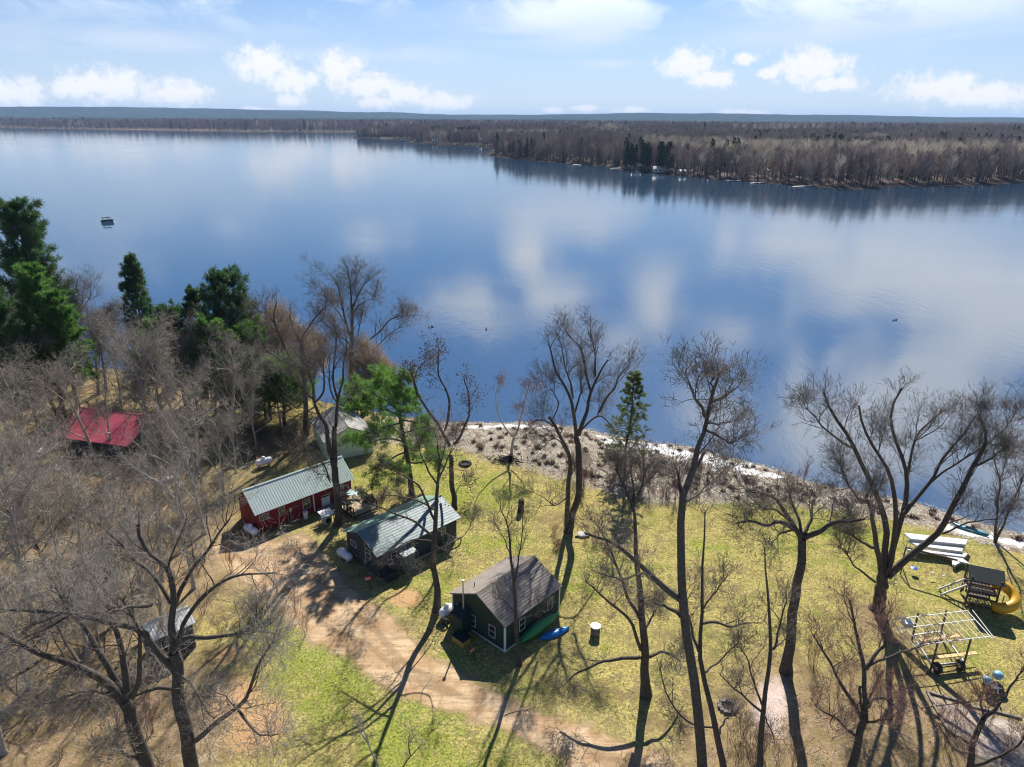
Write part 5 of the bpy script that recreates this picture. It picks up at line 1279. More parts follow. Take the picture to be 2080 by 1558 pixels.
b = MB(); b.tube([(1.2, 4.4, 3.2), (1.2, 4.4, 3.75)], .035, 6); b.build('vent_pipe', M['black'], near.o)
b = MB(); b.box(near.L + .003, near.L + .03, .1, near.W / 2, 2.3, 2.4)

# red cabin
o_ = P(517.7, 1047.8, 2.25)
red = Cabin('red_cabin', 'long barn-red cabin with a ribbed pale green steel roof whitened by sun glare', o_, 43.8, 11.0, 4.55, 2.25, 4.10, .28)
red.walls(M['red_wall']); red.siding(M['red_wall'], .4, vertical=True); red.roof(M['green_roof_glare'], M['green_roof_glare2'], 'ribs', .27)
red.window('front', (572.5, 1038.5), .6, .85); red.window('front', (622.3, 1022.3), .75, 1.0); red.window('front', (536, 1050), .9, .55, mull=False); red.window('front', (692, 993), .6, .9)
d_ = red.window('front', (662, 1014), .8, 1.0, name='door', pane='glass'); a, z = red.on('front', 662, 1020)
b = MB(); b.box(a - .47, a + .47, .28 - .045, .28 - .003, .30, 1.25); dl_ = b.build('door_panel', M['pale_blue'] if False else M['white_paint'], d_)
b = MB(); a, z = red.on('front', 637, 1020); b.box(a - .05, a + .05, .16, .275, .1, 2.1); b.build('downspout', M['white_paint'], red.o)
b = MB(); a, z = red.on('front', 590, 1043); b.box(a - .14, a + .14, .14, .275, 1.2, 1.55); b.tube([(a - .3, .24, 0), (a - .3, .24, 1.4)], .025, 6); b.tube([(a, .22, 0), (a, .22, 1.2)], .025, 6); b.tube([(a + .2, .22, 1.45), (a + .9, .22, 1.5)], .03, 6); b.build('meter_box', M['galv'], red.o)
# tiled dark cabin
o_ = P(765.3, 1132.2, 2.45)
mid_ = Cabin('slate_cabin', 'dark slate-walled cabin with a weathered green-white tiled roof', o_, 44.3, 9.55, 5.8, 2.45, 3.65, .35)
mid_.walls(M['slate_wall']); mid_.siding(M['slate_wall'], .22); mid_.roof(M['blue_roof'], M['green_roof_glare2'], 'tiles', .28)
mid_.window('gable', (718.5, 1104), .85, .5, mull=False); mid_.window('gable', (747.5, 1124), .75, .8); mid_.window('front', (835, 1105), .6, .6); mid_.window('front', (900, 1078), .5, .7)
mid_.window('front', (800, 1128), .5, .6)
b = MB(); b.box(2.3, 3.5, -.75, .345, 0, 1.9); v_ = b.build('entry_porch', mat('teal_boards', (0.035, 0.09, 0.085), .7, .2), mid_.o)
b = MB(); b.hexa([(2.15, -.95, 1.85), (3.65, -.95, 1.85), (3.65, .34, 2.05), (2.15, .34, 2.05), (2.15, -.95, 1.91), (3.65, -.95, 1.91), (3.65, .34, 2.11), (2.15, .34, 2.11)]); b.build('porch_roof', M['blue_roof'], v_)
b = MB(); b.box(3.7, 9.3, -.32, -.20, .42, .56); [b.box(x, x + .09, -.3, -.22, 0, .42) for x in np.arange(3.8, 9.3, 1.35)]; b.build('rail', M['grey_wood'], mid_.o)
b = MB(); b.box(.5, 1.6, -.8, .2, 0, .8); bb = b.build('bin_box', M['tarp'], mid_.o)
b = MB(); b.tube([(2.9, -.1, 2.0), (2.9, -.1, 2.75)], .04, 6); b.build('vent_pipe', M['galv'], mid_.o)
# sage cabin
o_ = P(760, 881, 2.5)
sage = Cabin('sage_cabin', 'small pale sage-green clapboard cabin with a grey shingled roof behind the forked tree', o_, 117, 7.4, 6.0, 2.5, 3.95, .2)
sage.walls(M['sage_wall']); sage.roof(M['grey_shingle'], M['grey_shingle'], 'shingle', .3)
b = MB(); z = .15
while z < 3.8:
    half = sage.W / 2 - .2 if z < 2.4 else (3.75 - z) * sage.pw / (sage.hr - sage.he) - .05
    if half > .1: b.hexa([(.16, sage.pw - half, z), (.2, sage.pw - half, z), (.2, sage.pw + half, z), (.16, sage.pw + half, z), (.19, sage.pw - half, z + .13), (.2, sage.pw - half, z + .13), (.2, sage.pw + half, z + .13), (.19, sage.pw + half, z + .13)])
    z += .2
tag(b.build('siding', M['sage_wall'], sage.o), kind='stuff')
sage.window('gable', (685.5, 901), .7, .9, fm='sage_wall')
# red-roofed building in the thicket
o_ = P(103, 886, 2.6)
rr_ = Cabin('red_roofed_cabin', 'long low building with a ribbed red steel roof seen through the thicket twigs', o_, -14.5, 10.8, 9.0, 2.6, 4.5, .4)
rr_.walls(M['slate_wall']); rr_.roof(M['red_roof'], M['red_roof'], 'ribs', .35)
rr_.window('front', (180, 915), .9, .8); rr_.window('front', (235, 925), .9, .8)
# small shed with green and white roof
o_ = P(303, 1304, 2.4)
sh_ = Cabin('small_shed', 'small cabin with a white-and-green ribbed roof behind the two thick trunks', o_, 43.5, 3.3, 2.6, 2.3, 3.1, .2)
sh_.walls(M['slate_wall']); sh_.roof(M['alu'], M['green_roof_glare2'], 'ribs', .22)
sh_.window('front', (345, 1300), .5, .5)

# ------------------------------------------------------------------ deck of the red cabin
t = thing('wooden_deck', 'wooden deck with dark railing at the right end of the red cabin', 'deck', red.wp(8.4, -3.9), radians(43.8))
n_ = 26
for i in range(n_):
    b = MB(); y0 = i * 4.1 / n_; b.box(0, 2.7, y0, y0 + .148, .42, .46); b.build('deck_board', M['deck'], t)
b = MB(); b.box(.05, 2.65, .05, 4.0, .28, .415); b.build('deck_frame', M['brown_wood'], t)
for k in range(2):
    b = MB(); b.box(.3, 2.5, -.32 * (k + 1), -.32 * k - .02, .28 - .15 * k - .04, .28 - .15 * k); b.build('step', M['deck'], t)
for nm, x, y0, y1 in (('railing', 2.66, 0, 4.1), ('railing', -.02, 0, 2.0)):
    b = MB(); b.box(x, x + .07, y0, y1, 1.25, 1.31); b.box(x, x + .05, y0, y1, .55, .6)
    rl = b.build(nm, M['brown_wood'], t)
    b = MB()
    for y in np.arange(y0, y1, .16): b.box(x + .01, x + .04, y, y + .035, .6, 1.25)
    tag(b.build('baluster', M['brown_wood'], rl), kind='stuff')
    for y in np.linspace(y0, y1 - .08, 4): b = MB(); b.box(x - .01, x + .08, y, y + .09, 0, 1.25); b.build('post', M['brown_wood'], rl)
t = thing('entry_landing', 'small white-edged landing below the red cabin door', 'landing', red.wp(6.3, -1.1), radians(43.8))
b = MB(); b.box(0, 2.0, 0, 1.3, .2, .3); b.build('platform', M['grey_wood'], t); b = MB(); b.box(0, 2.0, -.08, -.01, .15, .34); b.build('edge_board', M['white_paint'], t)
t = thing('patio_table', 'round glass-topped patio table on the wooden deck', 'table', P(714, 1012, .46))
b = MB(); b.lathe([(.62, 0), (.64, .015), (.64, .03), (.6, .045)], 20, (0, 0, .68)); b.build('tabletop', mat('frosted_glass', (0.42, 0.55, 0.52), .2, .1), t)
for k in range(4): a = k * pi / 2 + .5; b = MB(); b.tube([(cos(a) * .5, sin(a) * .5, 0), (cos(a) * .2, sin(a) * .2, .68)], .02, 6); b.build('leg', M['dark_metal'], t)


def chair(label, loc, rz, m):
    t = thing('patio_chair', label, 'chair', loc, rz, 'patio chairs on the deck')
    b = MB(); b.box(-.25, .25, -.25, .25, .4, .43); b.build('seat', M[m], t); b = MB(); b.hexa([(-.25, .25, .43), (.25, .25, .43), (.25, .28, .43), (-.25, .28, .43), (-.25, .36, .95), (.25, .36, .95), (.25, .39, .95), (-.25, .39, .95)]); b.build('backrest', M[m], t)
    for x in (-.23, .23):
        for y in (-.23, .23): b = MB(); b.tube([(x, y, 0), (x, y, .4)], .015, 5); b.build('leg', M['dark_metal'], t)


chair('white patio chair right of the glass table', P(728, 1011, .46), -.6, 'white_paint'); chair('dark patio chair in front of the glass table', P(714, 1028, .46), 2.6, 'dark_metal')
t = thing('covered_grill', 'black covered grill behind the dark cabin beside the deck', 'grill', PG(750, 1024), .6)
b = MB(); b.box(-.55, .55, -.3, .3, .1, .8); b.build('cover', M['black'], t); b = MB(); b.tube([(-.45, 0, .82), (.45, 0, .82)], [.26, .26], 10); b.build('hood', M['black'], t)
t = thing('heat_pump', 'cream air-conditioning unit under a white slanted lid at the foot of the forked tree', 'air conditioner', PG(664, 1061), radians(43.8))
b = MB(); b.box(-.42, .42, -.35, .35, 0, .75); hb = b.build('housing', M['stain'], t); b = MB()
for k in range(4): b.lathe([(.08 + .07 * k, 0), (.1 + .07 * k, .012)], 16, (0, 0, 0))
gq = b.build('fan_grille', M['dark_metal'], hb); gq.rotation_euler = (pi / 2, 0, 0); gq.location = (0, -.352, .38)
b = MB(); b.hexa([(-.65, -.55, .98), (.65, -.55, .98), (.65, .5, 1.2), (-.65, .5, 1.2), (-.65, -.55, 1.03), (.65, -.55, 1.03), (.65, .5, 1.25), (-.65, .5, 1.25)]); b.build('lid', M['alu'], t)
for x in (-.55, .55):
    for y in (-.45, .4): b = MB(); b.box(x - .03, x + .03, y - .03, y + .03, 0, 1.0 + (y + .5) * .2); b.build('post', M['grey_wood'], t)
t = thing('trash_bin', 'white plastic bin standing against the red cabin wall', 'bin', PG(621.5, 1053), 0)
b = MB(); b.lathe([(.2, 0), (.27, .75)], 12); b.build('body', M['white_paint'], t); b = MB(); b.lathe([(.29, 0), (.3, .05), (.12, .12)], 12, (0, 0, .75)); b.build('lid', M['stain'], t)


# ------------------------------------------------------------------ propane tanks
def tank(label, px_, py_, deg, L=1.9, r=.38):
    t = thing('propane_tank', label, 'propane tank', PG(px_, py_), radians(deg), 'white propane tanks')
    b = MB(); pr = [(-L / 2, .02), (-L / 2 + .06, .6), (-L / 2 + .18, .88), (-L / 2 + .34, 1), (L / 2 - .34, 1), (L / 2 - .18, .88), (L / 2 - .06, .6), (L / 2, .02)]
    b.tube([(x, 0, r + .22) for x, k in pr], [k * r for x, k in pr], 18); b.build('shell', M['tank'], t, smooth=True)
    b = MB(); b.lathe([(.19, 0), (.2, .16), (.17, .25), (.02, .29)], 12, (0, 0, 2 * r + .18)); b.build('dome', M['tank'], t, smooth=True)
    for x in (-L * .28, L * .28): b = MB(); b.box(x - .07, x + .07, -.25, .25, 0, .3); b.build('foot', M['concrete'], t)


tank('white propane tank on the grass behind the red cabin', 537, 947, 38, 2.0, .4); tank('white propane tank at the left gable of the red cabin', 511, 1086, -38); tank('white propane tank beside the gable of the slate cabin', 701, 1137, -40)
tank('white propane tank half hidden behind the shingled cabin corner', 908, 1252, 48, 1.5)
t = thing('tyre', 'black tyre leaning by the shingled cabin corner', 'tyre', PG(905, 1270)); b = MB()
b.tube([(cos(a) * .24, 0, .32 + sin(a) * .24) for a in np.linspace(0, 2 * pi, 17)], .09, 8, False); b.build('tread', M['black'], t)
t = thing('wooden_crate', 'yellow-sided wooden box with a dark lid in front of the shingled cabin', 'crate', near.wp(-1.75, 2.75), radians(47.8))
b = MB(); b.box(0, .85, 0, 1.25, 0, .62); b.build('box', M['ochre'], t); b = MB(); b.box(-.04, .89, -.04, 1.29, .622, .68); b.build('lid', M['tarp'], t)


# ------------------------------------------------------------------ canoe, kayaks
def hull(L, w, h, n=22, rocker=.06, deck=False):
    b = MB(); rings = []; m_ = 9
    for i in range(n + 1):
        s = -1 + 2 * i / n; hw = w / 2 * max(.0, 1 - abs(s) ** 2.3) + .012; zb = rocker * s * s * 2; zt = h + .10 * s ** 4
        for j in range(m_):
            a = pi * j / (m_ - 1); rings.append((s * L / 2, -cos(a) * hw, zt - (zt - zb) * sin(a) ** .6))
    fs = [(i * m_ + j, i * m_ + j + 1, (i + 1) * m_ + j + 1, (i + 1) * m_ + j) for i in range(n) for j in range(m_ - 1)]
    if deck: fs += [(i * m_, (i + 1) * m_, (i + 1) * m_ + m_ - 1, i * m_ + m_ - 1) for i in range(n) if abs(i - n / 2) > 3.2]
    b.add(rings, fs); return b


a0, a1 = P(1064, 1304, .3), P(1136, 1249, .45); c_ = (a0 + a1) / 2; Lc = np.linalg.norm(a1 - a0)
t = thing('canoe', 'long green canoe resting bottom-out against the shingled cabin wall', 'canoe', c_, atan2(*(a1 - a0)[:2][::-1])); t.rotation_euler = (radians(-118), 0, atan2(*(a1 - a0)[:2][::-1]))
t.location = tuple(near.wp(3.55, -.62, .72)); t.rotation_euler = (radians(248), 0, radians(47.8))
hb = hull(4.9, .92, .36).build('hull', M['canoe'], t, smooth=True); sm = hb.modifiers.new('thickness', 'SOLIDIFY'); sm.thickness = .02
b = MB(); b.tube([(s * 2.42, -.46 * (1 - abs(s) ** 2.3) - .01, .37 + .1 * s ** 4) for s in np.linspace(-1, 1, 17)], .022, 6); b.tube([(s * 2.42, .46 * (1 - abs(s) ** 2.3) + .01, .37 + .1 * s ** 4) for s in np.linspace(-1, 1, 17)], .022, 6); b.build('gunwale', M['grey_wood'], t)
k0, k1 = PG(1100, 1299), PG(1153, 1279)
t = thing('kayak', 'bright blue kayak lying on the grass beside the green canoe', 'kayak', (k0 + k1) / 2 + np.array([0, 0, .36]), atan2(*(k1 - k0)[:2][::-1])); t.rotation_euler = (radians(180), 0, atan2(*(k1 - k0)[:2][::-1]))
hull(2.75, .72, .33, deck=True).build('hull', M['kayak'], t, smooth=True)
b = MB(); b.tube([(-.9, 0, .0), (.9, 0, .0)], .03, 6); b.build('keel_strip', M['kayak'], t)
k0, k1 = PG(1942, 1071), PG(1998, 1088)
t = thing('kayak', 'dark teal kayak lying at the shore behind the white dock sections', 'kayak', (k0 + k1) / 2 + np.array([0, 0, .02]), atan2(*(k1 - k0)[:2][::-1]))
hull(3.2, .7, .3, deck=True).build('hull', M['teal'], t, smooth=True); b = MB(); b.box(-.35, .35, -.2, .2, .08, .12); b.build('seat', M['black'], t)


# ------------------------------------------------------------------ signs, barrel, stump, fire rings
def sign(label, px_, py_, h, rz):
    t = thing('red_sign', label, 'sign', PG(px_, py_), rz)
    b = MB(); b.box(-.045, .045, -.045, .045, 0, h + .1); b.build('post', M['dark_metal'], t); b = MB(); b.box(-.42, -.05, -.06, -.035, h - .32, h); b.box(-.05, .14, -.07, -.047, h - .32, h); p = b.build('panel', M['red_sign'], t)
    b = MB()
    for k, w in enumerate((.05, .05, .05, .05)): b.box(-.36 + k * .1, -.36 + k * .1 + w, -.073, -.062, h - .24, h - .08)
    b.build('lettering', M['white_paint'], p)


sign('small red sign with white lettering on a post by the slate cabin', 752, 1196, 1.3, .5); sign('small red sign on a post in front of the shingled cabin', 962, 1342, 1.3, .9)
t = thing('barrel', 'stone barrel-shaped well cap with a round white top on the lawn', 'barrel', PG(1209, 1289))
b = MB(); b.lathe([(.36, 0), (.38, .3), (.37, .8)], 18); b.build('drum', M['stone'], t, smooth=True); b = MB(); b.lathe([(.42, 0), (.43, .03), (.40, .07), (.12, .08), (.10, .06)], 20, (0, 0, .8)); cap_ = b.build('lid', M['white_paint'], t)
b = MB(); b.lathe([(.07, 0), (.07, .05), (.02, .06)], 10, (0, 0, .885)); b.build('knob', M['galv'], cap_)
t = thing('tree_stump', 'tall dark tree stump on the lawn behind the shingled cabin', 'stump', PG(1058, 1038))
b = MB(); b.tube([(0, 0, -.1), (0, 0, .2), (.03, 0, 1.0), (.05, .02, 1.35)], [.42, .33, .30, .27], 14); b.build('trunk', M['char'], t)


def fire_ring(label, px_, py_, R=.62, m='stone'):
    t = thing('fire_ring', label, 'fire ring', PG(px_, py_), 0)
    b = MB(); b.lathe([(R * .9, 0), (R * .85, .05), (.1, .07)], 16); b.build('ash_bed', M['char'], t)
    for k in range(12):
        a = k * pi / 6; s = random.uniform(.85, 1.15); b = MB(); b.hexa([(R * cos(a) + x * s * .15, R * sin(a) + y * s * .13, 0 if z == 0 else .2 * s) for z in (0, 1) for x, y in ((-1, -1), (1, -1), (1 - .2 * z, 1), (-1, 1 - .2 * z))]); b.build('stone', M[m], t)


fire_ring('dark round fire ring on the lawn left of the birch', 945, 943, .6, 'char'); fire_ring('ring of brown stones on the grass near the pink slab', 1478, 1437, .55)
t = thing('brush_pile', 'black heap of burnt branches at the foot of the birch', 'brush pile', PG(1030, 936)); G_ = Geo(); g = np.random.default_rng(3); n = 90
c = g.normal(size=(n, 3)) * [.75, .4, .12] + [0, 0, .2]; d = nrm(g.normal(size=(n, 3)) * [1, 1, .3]) * .5; G_.tubes(np.stack([c - d, c + d], 1), np.full((n, 2), .04), 4)
link('sticks', G_.mesh('sticks', [M['char']]), t)
t = thing('covered_fire_pit', 'small pale-lidded fire pit half buried in brush beneath the twin-stemmed tree', 'fire pit', PG(1182, 1088)); b = MB(); b.lathe([(.5, 0), (.52, .2), (.45, .25), (.3, .27)], 14); b.build('lid', M['concrete'], t); b = MB(); b.box(-.7, .7, -.35, -.3, 0, .2); b.build('edge', M['grey_wood'], t)


# ------------------------------------------------------------------ dock sections
def dock(label, corners, z, wheels=False, group='white dock sections', name='dock_section', n=16):
    """corners: four photo pixels round the top at height z"""
    p = [P(x, y, z) for x, y in corners]; c = sum(p) / 4; c0 = np.array([c[0], c[1], 0]); g0 = gz(c[0], c[1]); t = thing(name, label, 'dock', (c[0], c[1], g0), 0, group)
    q = [v - np.array([c[0], c[1], g0]) for v in p]
    for k in range(n):
        f0, f1 = (k + .04) / n, (k + .96) / n; b = MB(); a_, b_, c2, d2 = q[0] + (q[1] - q[0]) * f0, q[0] + (q[1] - q[0]) * f1, q[3] + (q[2] - q[3]) * f1, q[3] + (q[2] - q[3]) * f0
        dn_ = np.array([0, 0, -.05]); ring = [a_, b_, c2, d2]
        if np.cross(b_ - a_, d2 - a_)[2] < 0: ring = ring[::-1]
        b.hexa([v + dn_ for v in ring] + ring); b.build('plank', M['alu'], t)
    b = MB(); lo = np.array([0, 0, -.11])
    for i in range(4): b.bar(q[i] + lo, q[(i + 1) % 4] + lo, .06, .10)
    b.build('frame', M['alu'], t)
    for i in range(4): b = MB(); b.tube([q[i] * .97 + lo, (q[i][0] * .97, q[i][1] * .97, -.1)], .03, 6); b.build('leg', M['galv'], t)


dock('white dock section stacked farthest back behind the spreading oak', [(1836, 1082), (1966, 1096), (1962, 1106), (1850, 1094)], 1.05)
dock('wide white dock section in the middle of the stack behind the oak', [(1842, 1096), (1958, 1108), (1954, 1120), (1862, 1108)], .8)
dock('long narrow white dock section nearest in the stack', [(1838, 1112), (1966, 1124), (1960, 1131), (1845, 1117)], .6)
dock('slanting white dock section between the stack and the playset', [(1900, 1118), (1950, 1130), (1972, 1146), (1935, 1136)], .5, n=8)
dock('short white triangular-looking dock end beside the playset', [(1934, 1131), (1958, 1138), (1940, 1148), (1936, 1146)], .45, n=4)
for i, (x, y, z) in enumerate([(573, 790, .5), (585, 786, .8), (598, 782, 1.1), (562, 798, .3)]):
    dock(['lowest pale dock section by the water left of the sage cabin', 'second pale dock section in the lakeside stack', 'topmost pale dock section leaning in the lakeside stack', 'pale dock section lying apart at the front of the lakeside stack'][i], [(x - 24, y + 4), (x + 26, y - 7), (x + 30, y - 1), (x - 18, y + 9)], z, n=10)
dock('pale stacked dock section left of the red-roofed building, upper', [(70, 914), (98, 904), (102, 914), (76, 919)], .7, n=7)
dock('pale stacked dock section left of the red-roofed building, lower', [(58, 926), (84, 917), (88, 921), (64, 930)], .4, n=7)
t = thing('pallet', 'small pale board glimpsed through the thicket right of the red roof', 'board', PG(347, 975), .4); b = MB(); b.box(-1, 1, -.45, .45, .3, .36); b.build('board', M['stain'], t); b = MB(); b.box(-.9, .9, -.4, .4, 0, .29); b.build('base', M['grey_wood'], t)
t = thing('white_roofed_shed', 'pale trailer roof glimpsed through the thicket twigs', 'outbuilding', PG(198, 1165), .7)  # added as a stand-in for an unclear white-grey patch
b = MB(); b.box(-1.3, 1.3, -.8, .8, .5, 1.5); b.build('body', M['stain'], t); b = MB(); b.box(-1.4, 1.4, -.9, .9, 1.5, 1.56); b.build('roof', M['alu'], t)
for x in (-.5, .5): b = MB(); b.tube([(x, -.85, .3), (x, -.7, .3)], .3, 12); b.build('wheel', M['black'], t)

# ------------------------------------------------------------------ boat lift (white canopy frame on wheels)
ZC = 2.6
A0, A1, B1, B0 = P(1808, 1259, ZC), P(1964.5, 1240.5, ZC), P(2015.5, 1297.5, ZC), P(1861, 1316, ZC)
t = thing('boat_lift', 'wheeled boat lift with an open white ladder-like canopy frame and two wooden bunks', 'boat lift', (*((A0 + B1) / 2)[:2], 0)); O = np.array([*((A0 + B1) / 2)[:2], 0])
def L_(a, b_, f): return a + (b_ - a) * f
b = MB()
for f in (.0, .33, .92): b.bar(L_(A0, B0, f) - O, L_(A1, B1, f) - O, .055)
for e0, e1 in ((A0, B0), (A1, B1)): b.bar(e0 - O, e1 - O, .055)
b.build('canopy_frame', M['alu'], t)
for k in range(1, 12):
    f = k / 12; b = MB(); up_ = np.array([0, 0, .05]); off = L_(A0, A1, f); off2 = L_(B0, B1, f); b.bar(L_(off, off2, -.06) - O + up_, L_(off, off2, 1.0) - O + up_, .036); b.build('rung', M['alu'], t)
E1, E2 = L_(A1, A1 + (A1 - A0), .07), L_(B1, B1 + (B1 - B0), .03); b = MB(); b.bar(E1 - O, E2 - O, .045); b.build('end_rail', M['alu'], t)
posts = [(P(1916, 1258, ZC), PG(1909, 1292)), (P(1970, 1304, ZC), PG(1956, 1355)), (P(1845, 1262, ZC), PG(1852, 1300)), (P(1893, 1313, ZC), PG(1890, 1362))]
for a, c in posts: b = MB(); b.bar(c - O, np.array([c[0], c[1], ZC]) - O, .1); b.build('post', M['dark_metal'], t)
pb = [c - O for _, c in posts]
b = MB()
for i, j in ((0, 1), (2, 3), (0, 2), (1, 3)): b.bar(pb[i] + [0, 0, .45], pb[j] + [0, 0, .45], .09, .12)
b.build('base_frame', M['galv'], t)
for p0, p1 in (((1868, 1300), (1948, 1291)), ((1896, 1336), (1984, 1326))):
    a, c = P(*p0, .85) - O, P(*p1, .85) - O; b = MB(); b.bar(a, c, .30, .07); b.build('wooden_bunk', M['lumber'], t)
    b = MB(); b.bar(a * 1.0 - [0, 0, .1], c - [0, 0, .1], .08, .1); b.build('bunk_bracket', M['galv'], t)
for px_, py_ in ((1902, 1366), (1948, 1360)):
    c = PG(px_, py_) - O; b = MB(); dr = nrm((B1 - B0))
    b.tube([c + [0, 0, .42] - dr * .1, c + [0, 0, .42] + dr * .1], .42, 18); w = b.build('wheel', M['black'], t); b = MB(); b.tube([c + [0, 0, .42] - dr * .115, c + [0, 0, .42] + dr * .115], .16, 12); b.build('hub', M['galv'], w)
b = MB(); b.bar(PG(1902, 1366) - O + [0, 0, .42], PG(1948, 1360) - O + [0, 0, .42], .06); b.build('axle', M['dark_metal'], t)
b = MB(); c = P(1843, 1266, ZC + .15) - O; b.box(c[0] - .35, c[0] + .35, c[1] - .25, c[1] + .25, c[2] - .15, c[2] + .15); b.build('motor_box', M['galv'], t)
# timber edging of the gravel patch
t = thing('timber_edging', 'weathered timbers edging the gravel patch at the bottom right', 'edging', PG(1960, 1432)); O2 = PG(1960, 1432)
for a, c in (((1880, 1406), (1925, 1419)), ((1926, 1419), (1972, 1433)), ((1973, 1437), (2020, 1447)), ((2021, 1447), (2075, 1461)), ((1884, 1410), (1906, 1452)), ((1906, 1453), (1928, 1494))):
    b = MB(); b.bar(PG(*a) - O2 + [0, 0, .07], PG(*c) - O2 + [0, 0, .07], .16, .18); b.build('timber', M['grey_wood'], t)
# blue-topped cart
t = thing('outboard_stand', 'dark cart with two pale blue lids and a white handle, lower right', 'cart', PG(2016, 1405)); O3 = PG(2016, 1405)
b = MB(); b.box(-.6, .5, -.35, .35, .25, .6); b.build('cart_body', M['black'], t)
for px_, py_, r in ((2028, 1370, .36), (2006, 1380, .30)):
    c = P(px_, py_, .95) - O3; b = MB(); b.lathe([(r * .7, -.3), (r, -.1), (r * .95, .08), (r * .5, .2), (.02, .24)], 14, tuple(c)); b.build('lid', M['pale_blue'], t, smooth=True)
b = MB(); b.tube([P(2023, 1382, 1.2) - O3, P(2028, 1410, .5) - O3], .05, 8); b.build('handle', M['white_paint'], t)
for x in (-.45, .4): b = MB(); b.tube([(x, -.4, .22), (x, -.3, .22)], .22, 12); b.build('wheel', M['black'], t)

# ------------------------------------------------------------------ playset with yellow spiral slide
rz = radians(-22); O4 = P(1984, 1222, 0); t = thing('playset', 'wooden playset with dark tarp roof, ladder and yellow tube slide', 'playset', O4, rz)
hx, hy = 1.05, .95
for x in (-hx, hx):
    for y in (-hy, hy): b = MB(); b.box(x - .06, x + .06, y - .06, y + .06, 0, 2.9); b.build('post', M['brown_wood'], t)
for k in range(8): b = MB(); y0 = -hy + k * 2 * hy / 8; b.box(-hx, hx, y0, y0 + .22, 1.35, 1.39); b.build('deck_board', M['lumber'] if k in (1, 2) else M['brown_wood'], t)
b = MB()
for s in (-1, 1): b.hexa([(-hx - .25, s * (hy + .3), 2.65), (hx + .25, s * (hy + .3), 2.65), (hx + .25, 0, 3.35), (-hx - .25, 0, 3.35), (-hx - .25, s * (hy + .3), 2.69), (hx + .25, s * (hy + .3), 2.69), (hx + .25, 0, 3.39), (-hx - .25, 0, 3.39)] if s < 0 else
                     [(-hx - .25, 0, 3.35), (hx + .25, 0, 3.35), (hx + .25, (hy + .3), 2.65), (-hx - .25, (hy + .3), 2.65), (-hx - .25, 0, 3.39), (hx + .25, 0, 3.39), (hx + .25, (hy + .3), 2.69), (-hx - .25, (hy + .3), 2.69)])
b.build('tarp_roof', M['tarp'], t)
for (x0, y0, x1, y1) in ((-hx, -hy, hx, -hy), (-hx, hy, hx, hy)):
    b = MB(); b.bar((x0, y0, 2.15), (x1, y1, 2.15), .07, .1); b.bar((x0, y0, 1.5), (x1, y1, 1.5), .07, .1); r_ = b.build('railing', M['brown_wood'], t)
    for k in range(8): f = (k + .5) / 8; b = MB(); xx = x0 + (x1 - x0) * f; b.box(xx - .03, xx + .03, y0 - .03, y0 + .03, 1.5, 2.12); b.build('baluster', M['grey_wood'], r_)
for k in range(4):
    f = (k + .5) / 4; b = MB(); b.bar((-hx + 2 * hx * f, -hy - .02, .25), (-hx + 2 * hx * f, -hy - .02, .9), .12, .03); b.build('panel_slat', M['grey_wood'], t)
b = MB(); b.bar((-hx, -hy, .95), (hx, -hy, .95), .06, .12); b.bar((-hx, -hy, .2), (hx, -hy, .2), .06, .12); b.build('lower_beam', M['brown_wood'], t)
for k in range(9):
    f = (k + .5) / 9; b = MB(); b.bar((-hx + 2 * hx * f, hy, .15), (-hx + 2 * hx * f, hy, 1.3), .14, .03); b.build('panel_slat', M['brown_wood'], t)
b = MB(); b.box(-hx + .2, hx - .3, -.3, .5, .5, .58); b.build('picnic_shelf', M['grey_wood'], t)
b = MB(); b.bar((-hx, -hy, 2.6), (-hx, hy, 2.6), .08, .14); b.bar((hx, -hy, 2.6), (hx, hy, 2.6), .08, .14); b.bar((-hx, -hy, 1.3), (-hx, hy, 1.3), .08, .16); b.bar((hx, -hy, 1.3), (hx, hy, 1.3), .08, .16); b.build('side_beam', M['brown_wood'], t)
# sloping ladder on the left
for s in (-.45, .45): b = MB(); b.bar((-hx - 1.7, s + .25, 0), (-hx, s + .25, 1.5), .10, .16); b.build('ladder_rail', M['stain'], t)
for k in range(7): f = (k + .6) / 7.3; b = MB(); b.bar((-hx - 1.7 + 1.7 * f, -.2, 1.5 * f), (-hx - 1.7 + 1.7 * f, .7, 1.5 * f), .05, .12); b.build('rung', M['grey_wood'], t)
# slide
pts = []
for k in range(15):
    f = k / 14; a = radians(95 - 235 * f); cx, cy = hx + .62, -.35; R = .82
    pts.append((cx + R * cos(a) * .95, cy + R * sin(a), 1.75 - 1.35 * f))
b = MB(); b.tube([(hx - .2, .5, 1.78)] + pts, [.40] * 16, 14, False); sl = b.build('tube_slide', M['slide'], t, smooth=True); sm = sl.modifiers.new('thickness', 'SOLIDIFY'); sm.thickness = .03
for k in (3, 7, 11): a_ = np.array(pts[k]); d_ = nrm(np.array(pts[k + 1]) - a_); b = MB(); b.tube([a_ - d_ * .03, a_ + d_ * .03], .43, 14); b.build('slide_band', M['slide'], sl, smooth=False)
b = MB(); b.lathe([(.30, 0), (.30, .02)], 12, (hx + .6, -.35, 0)); b.tube([(hx + .6, -.35, 0), (hx + .6, -.35, 1.3)], .05, 8); b.build('slide_post', M['slide'], sl)
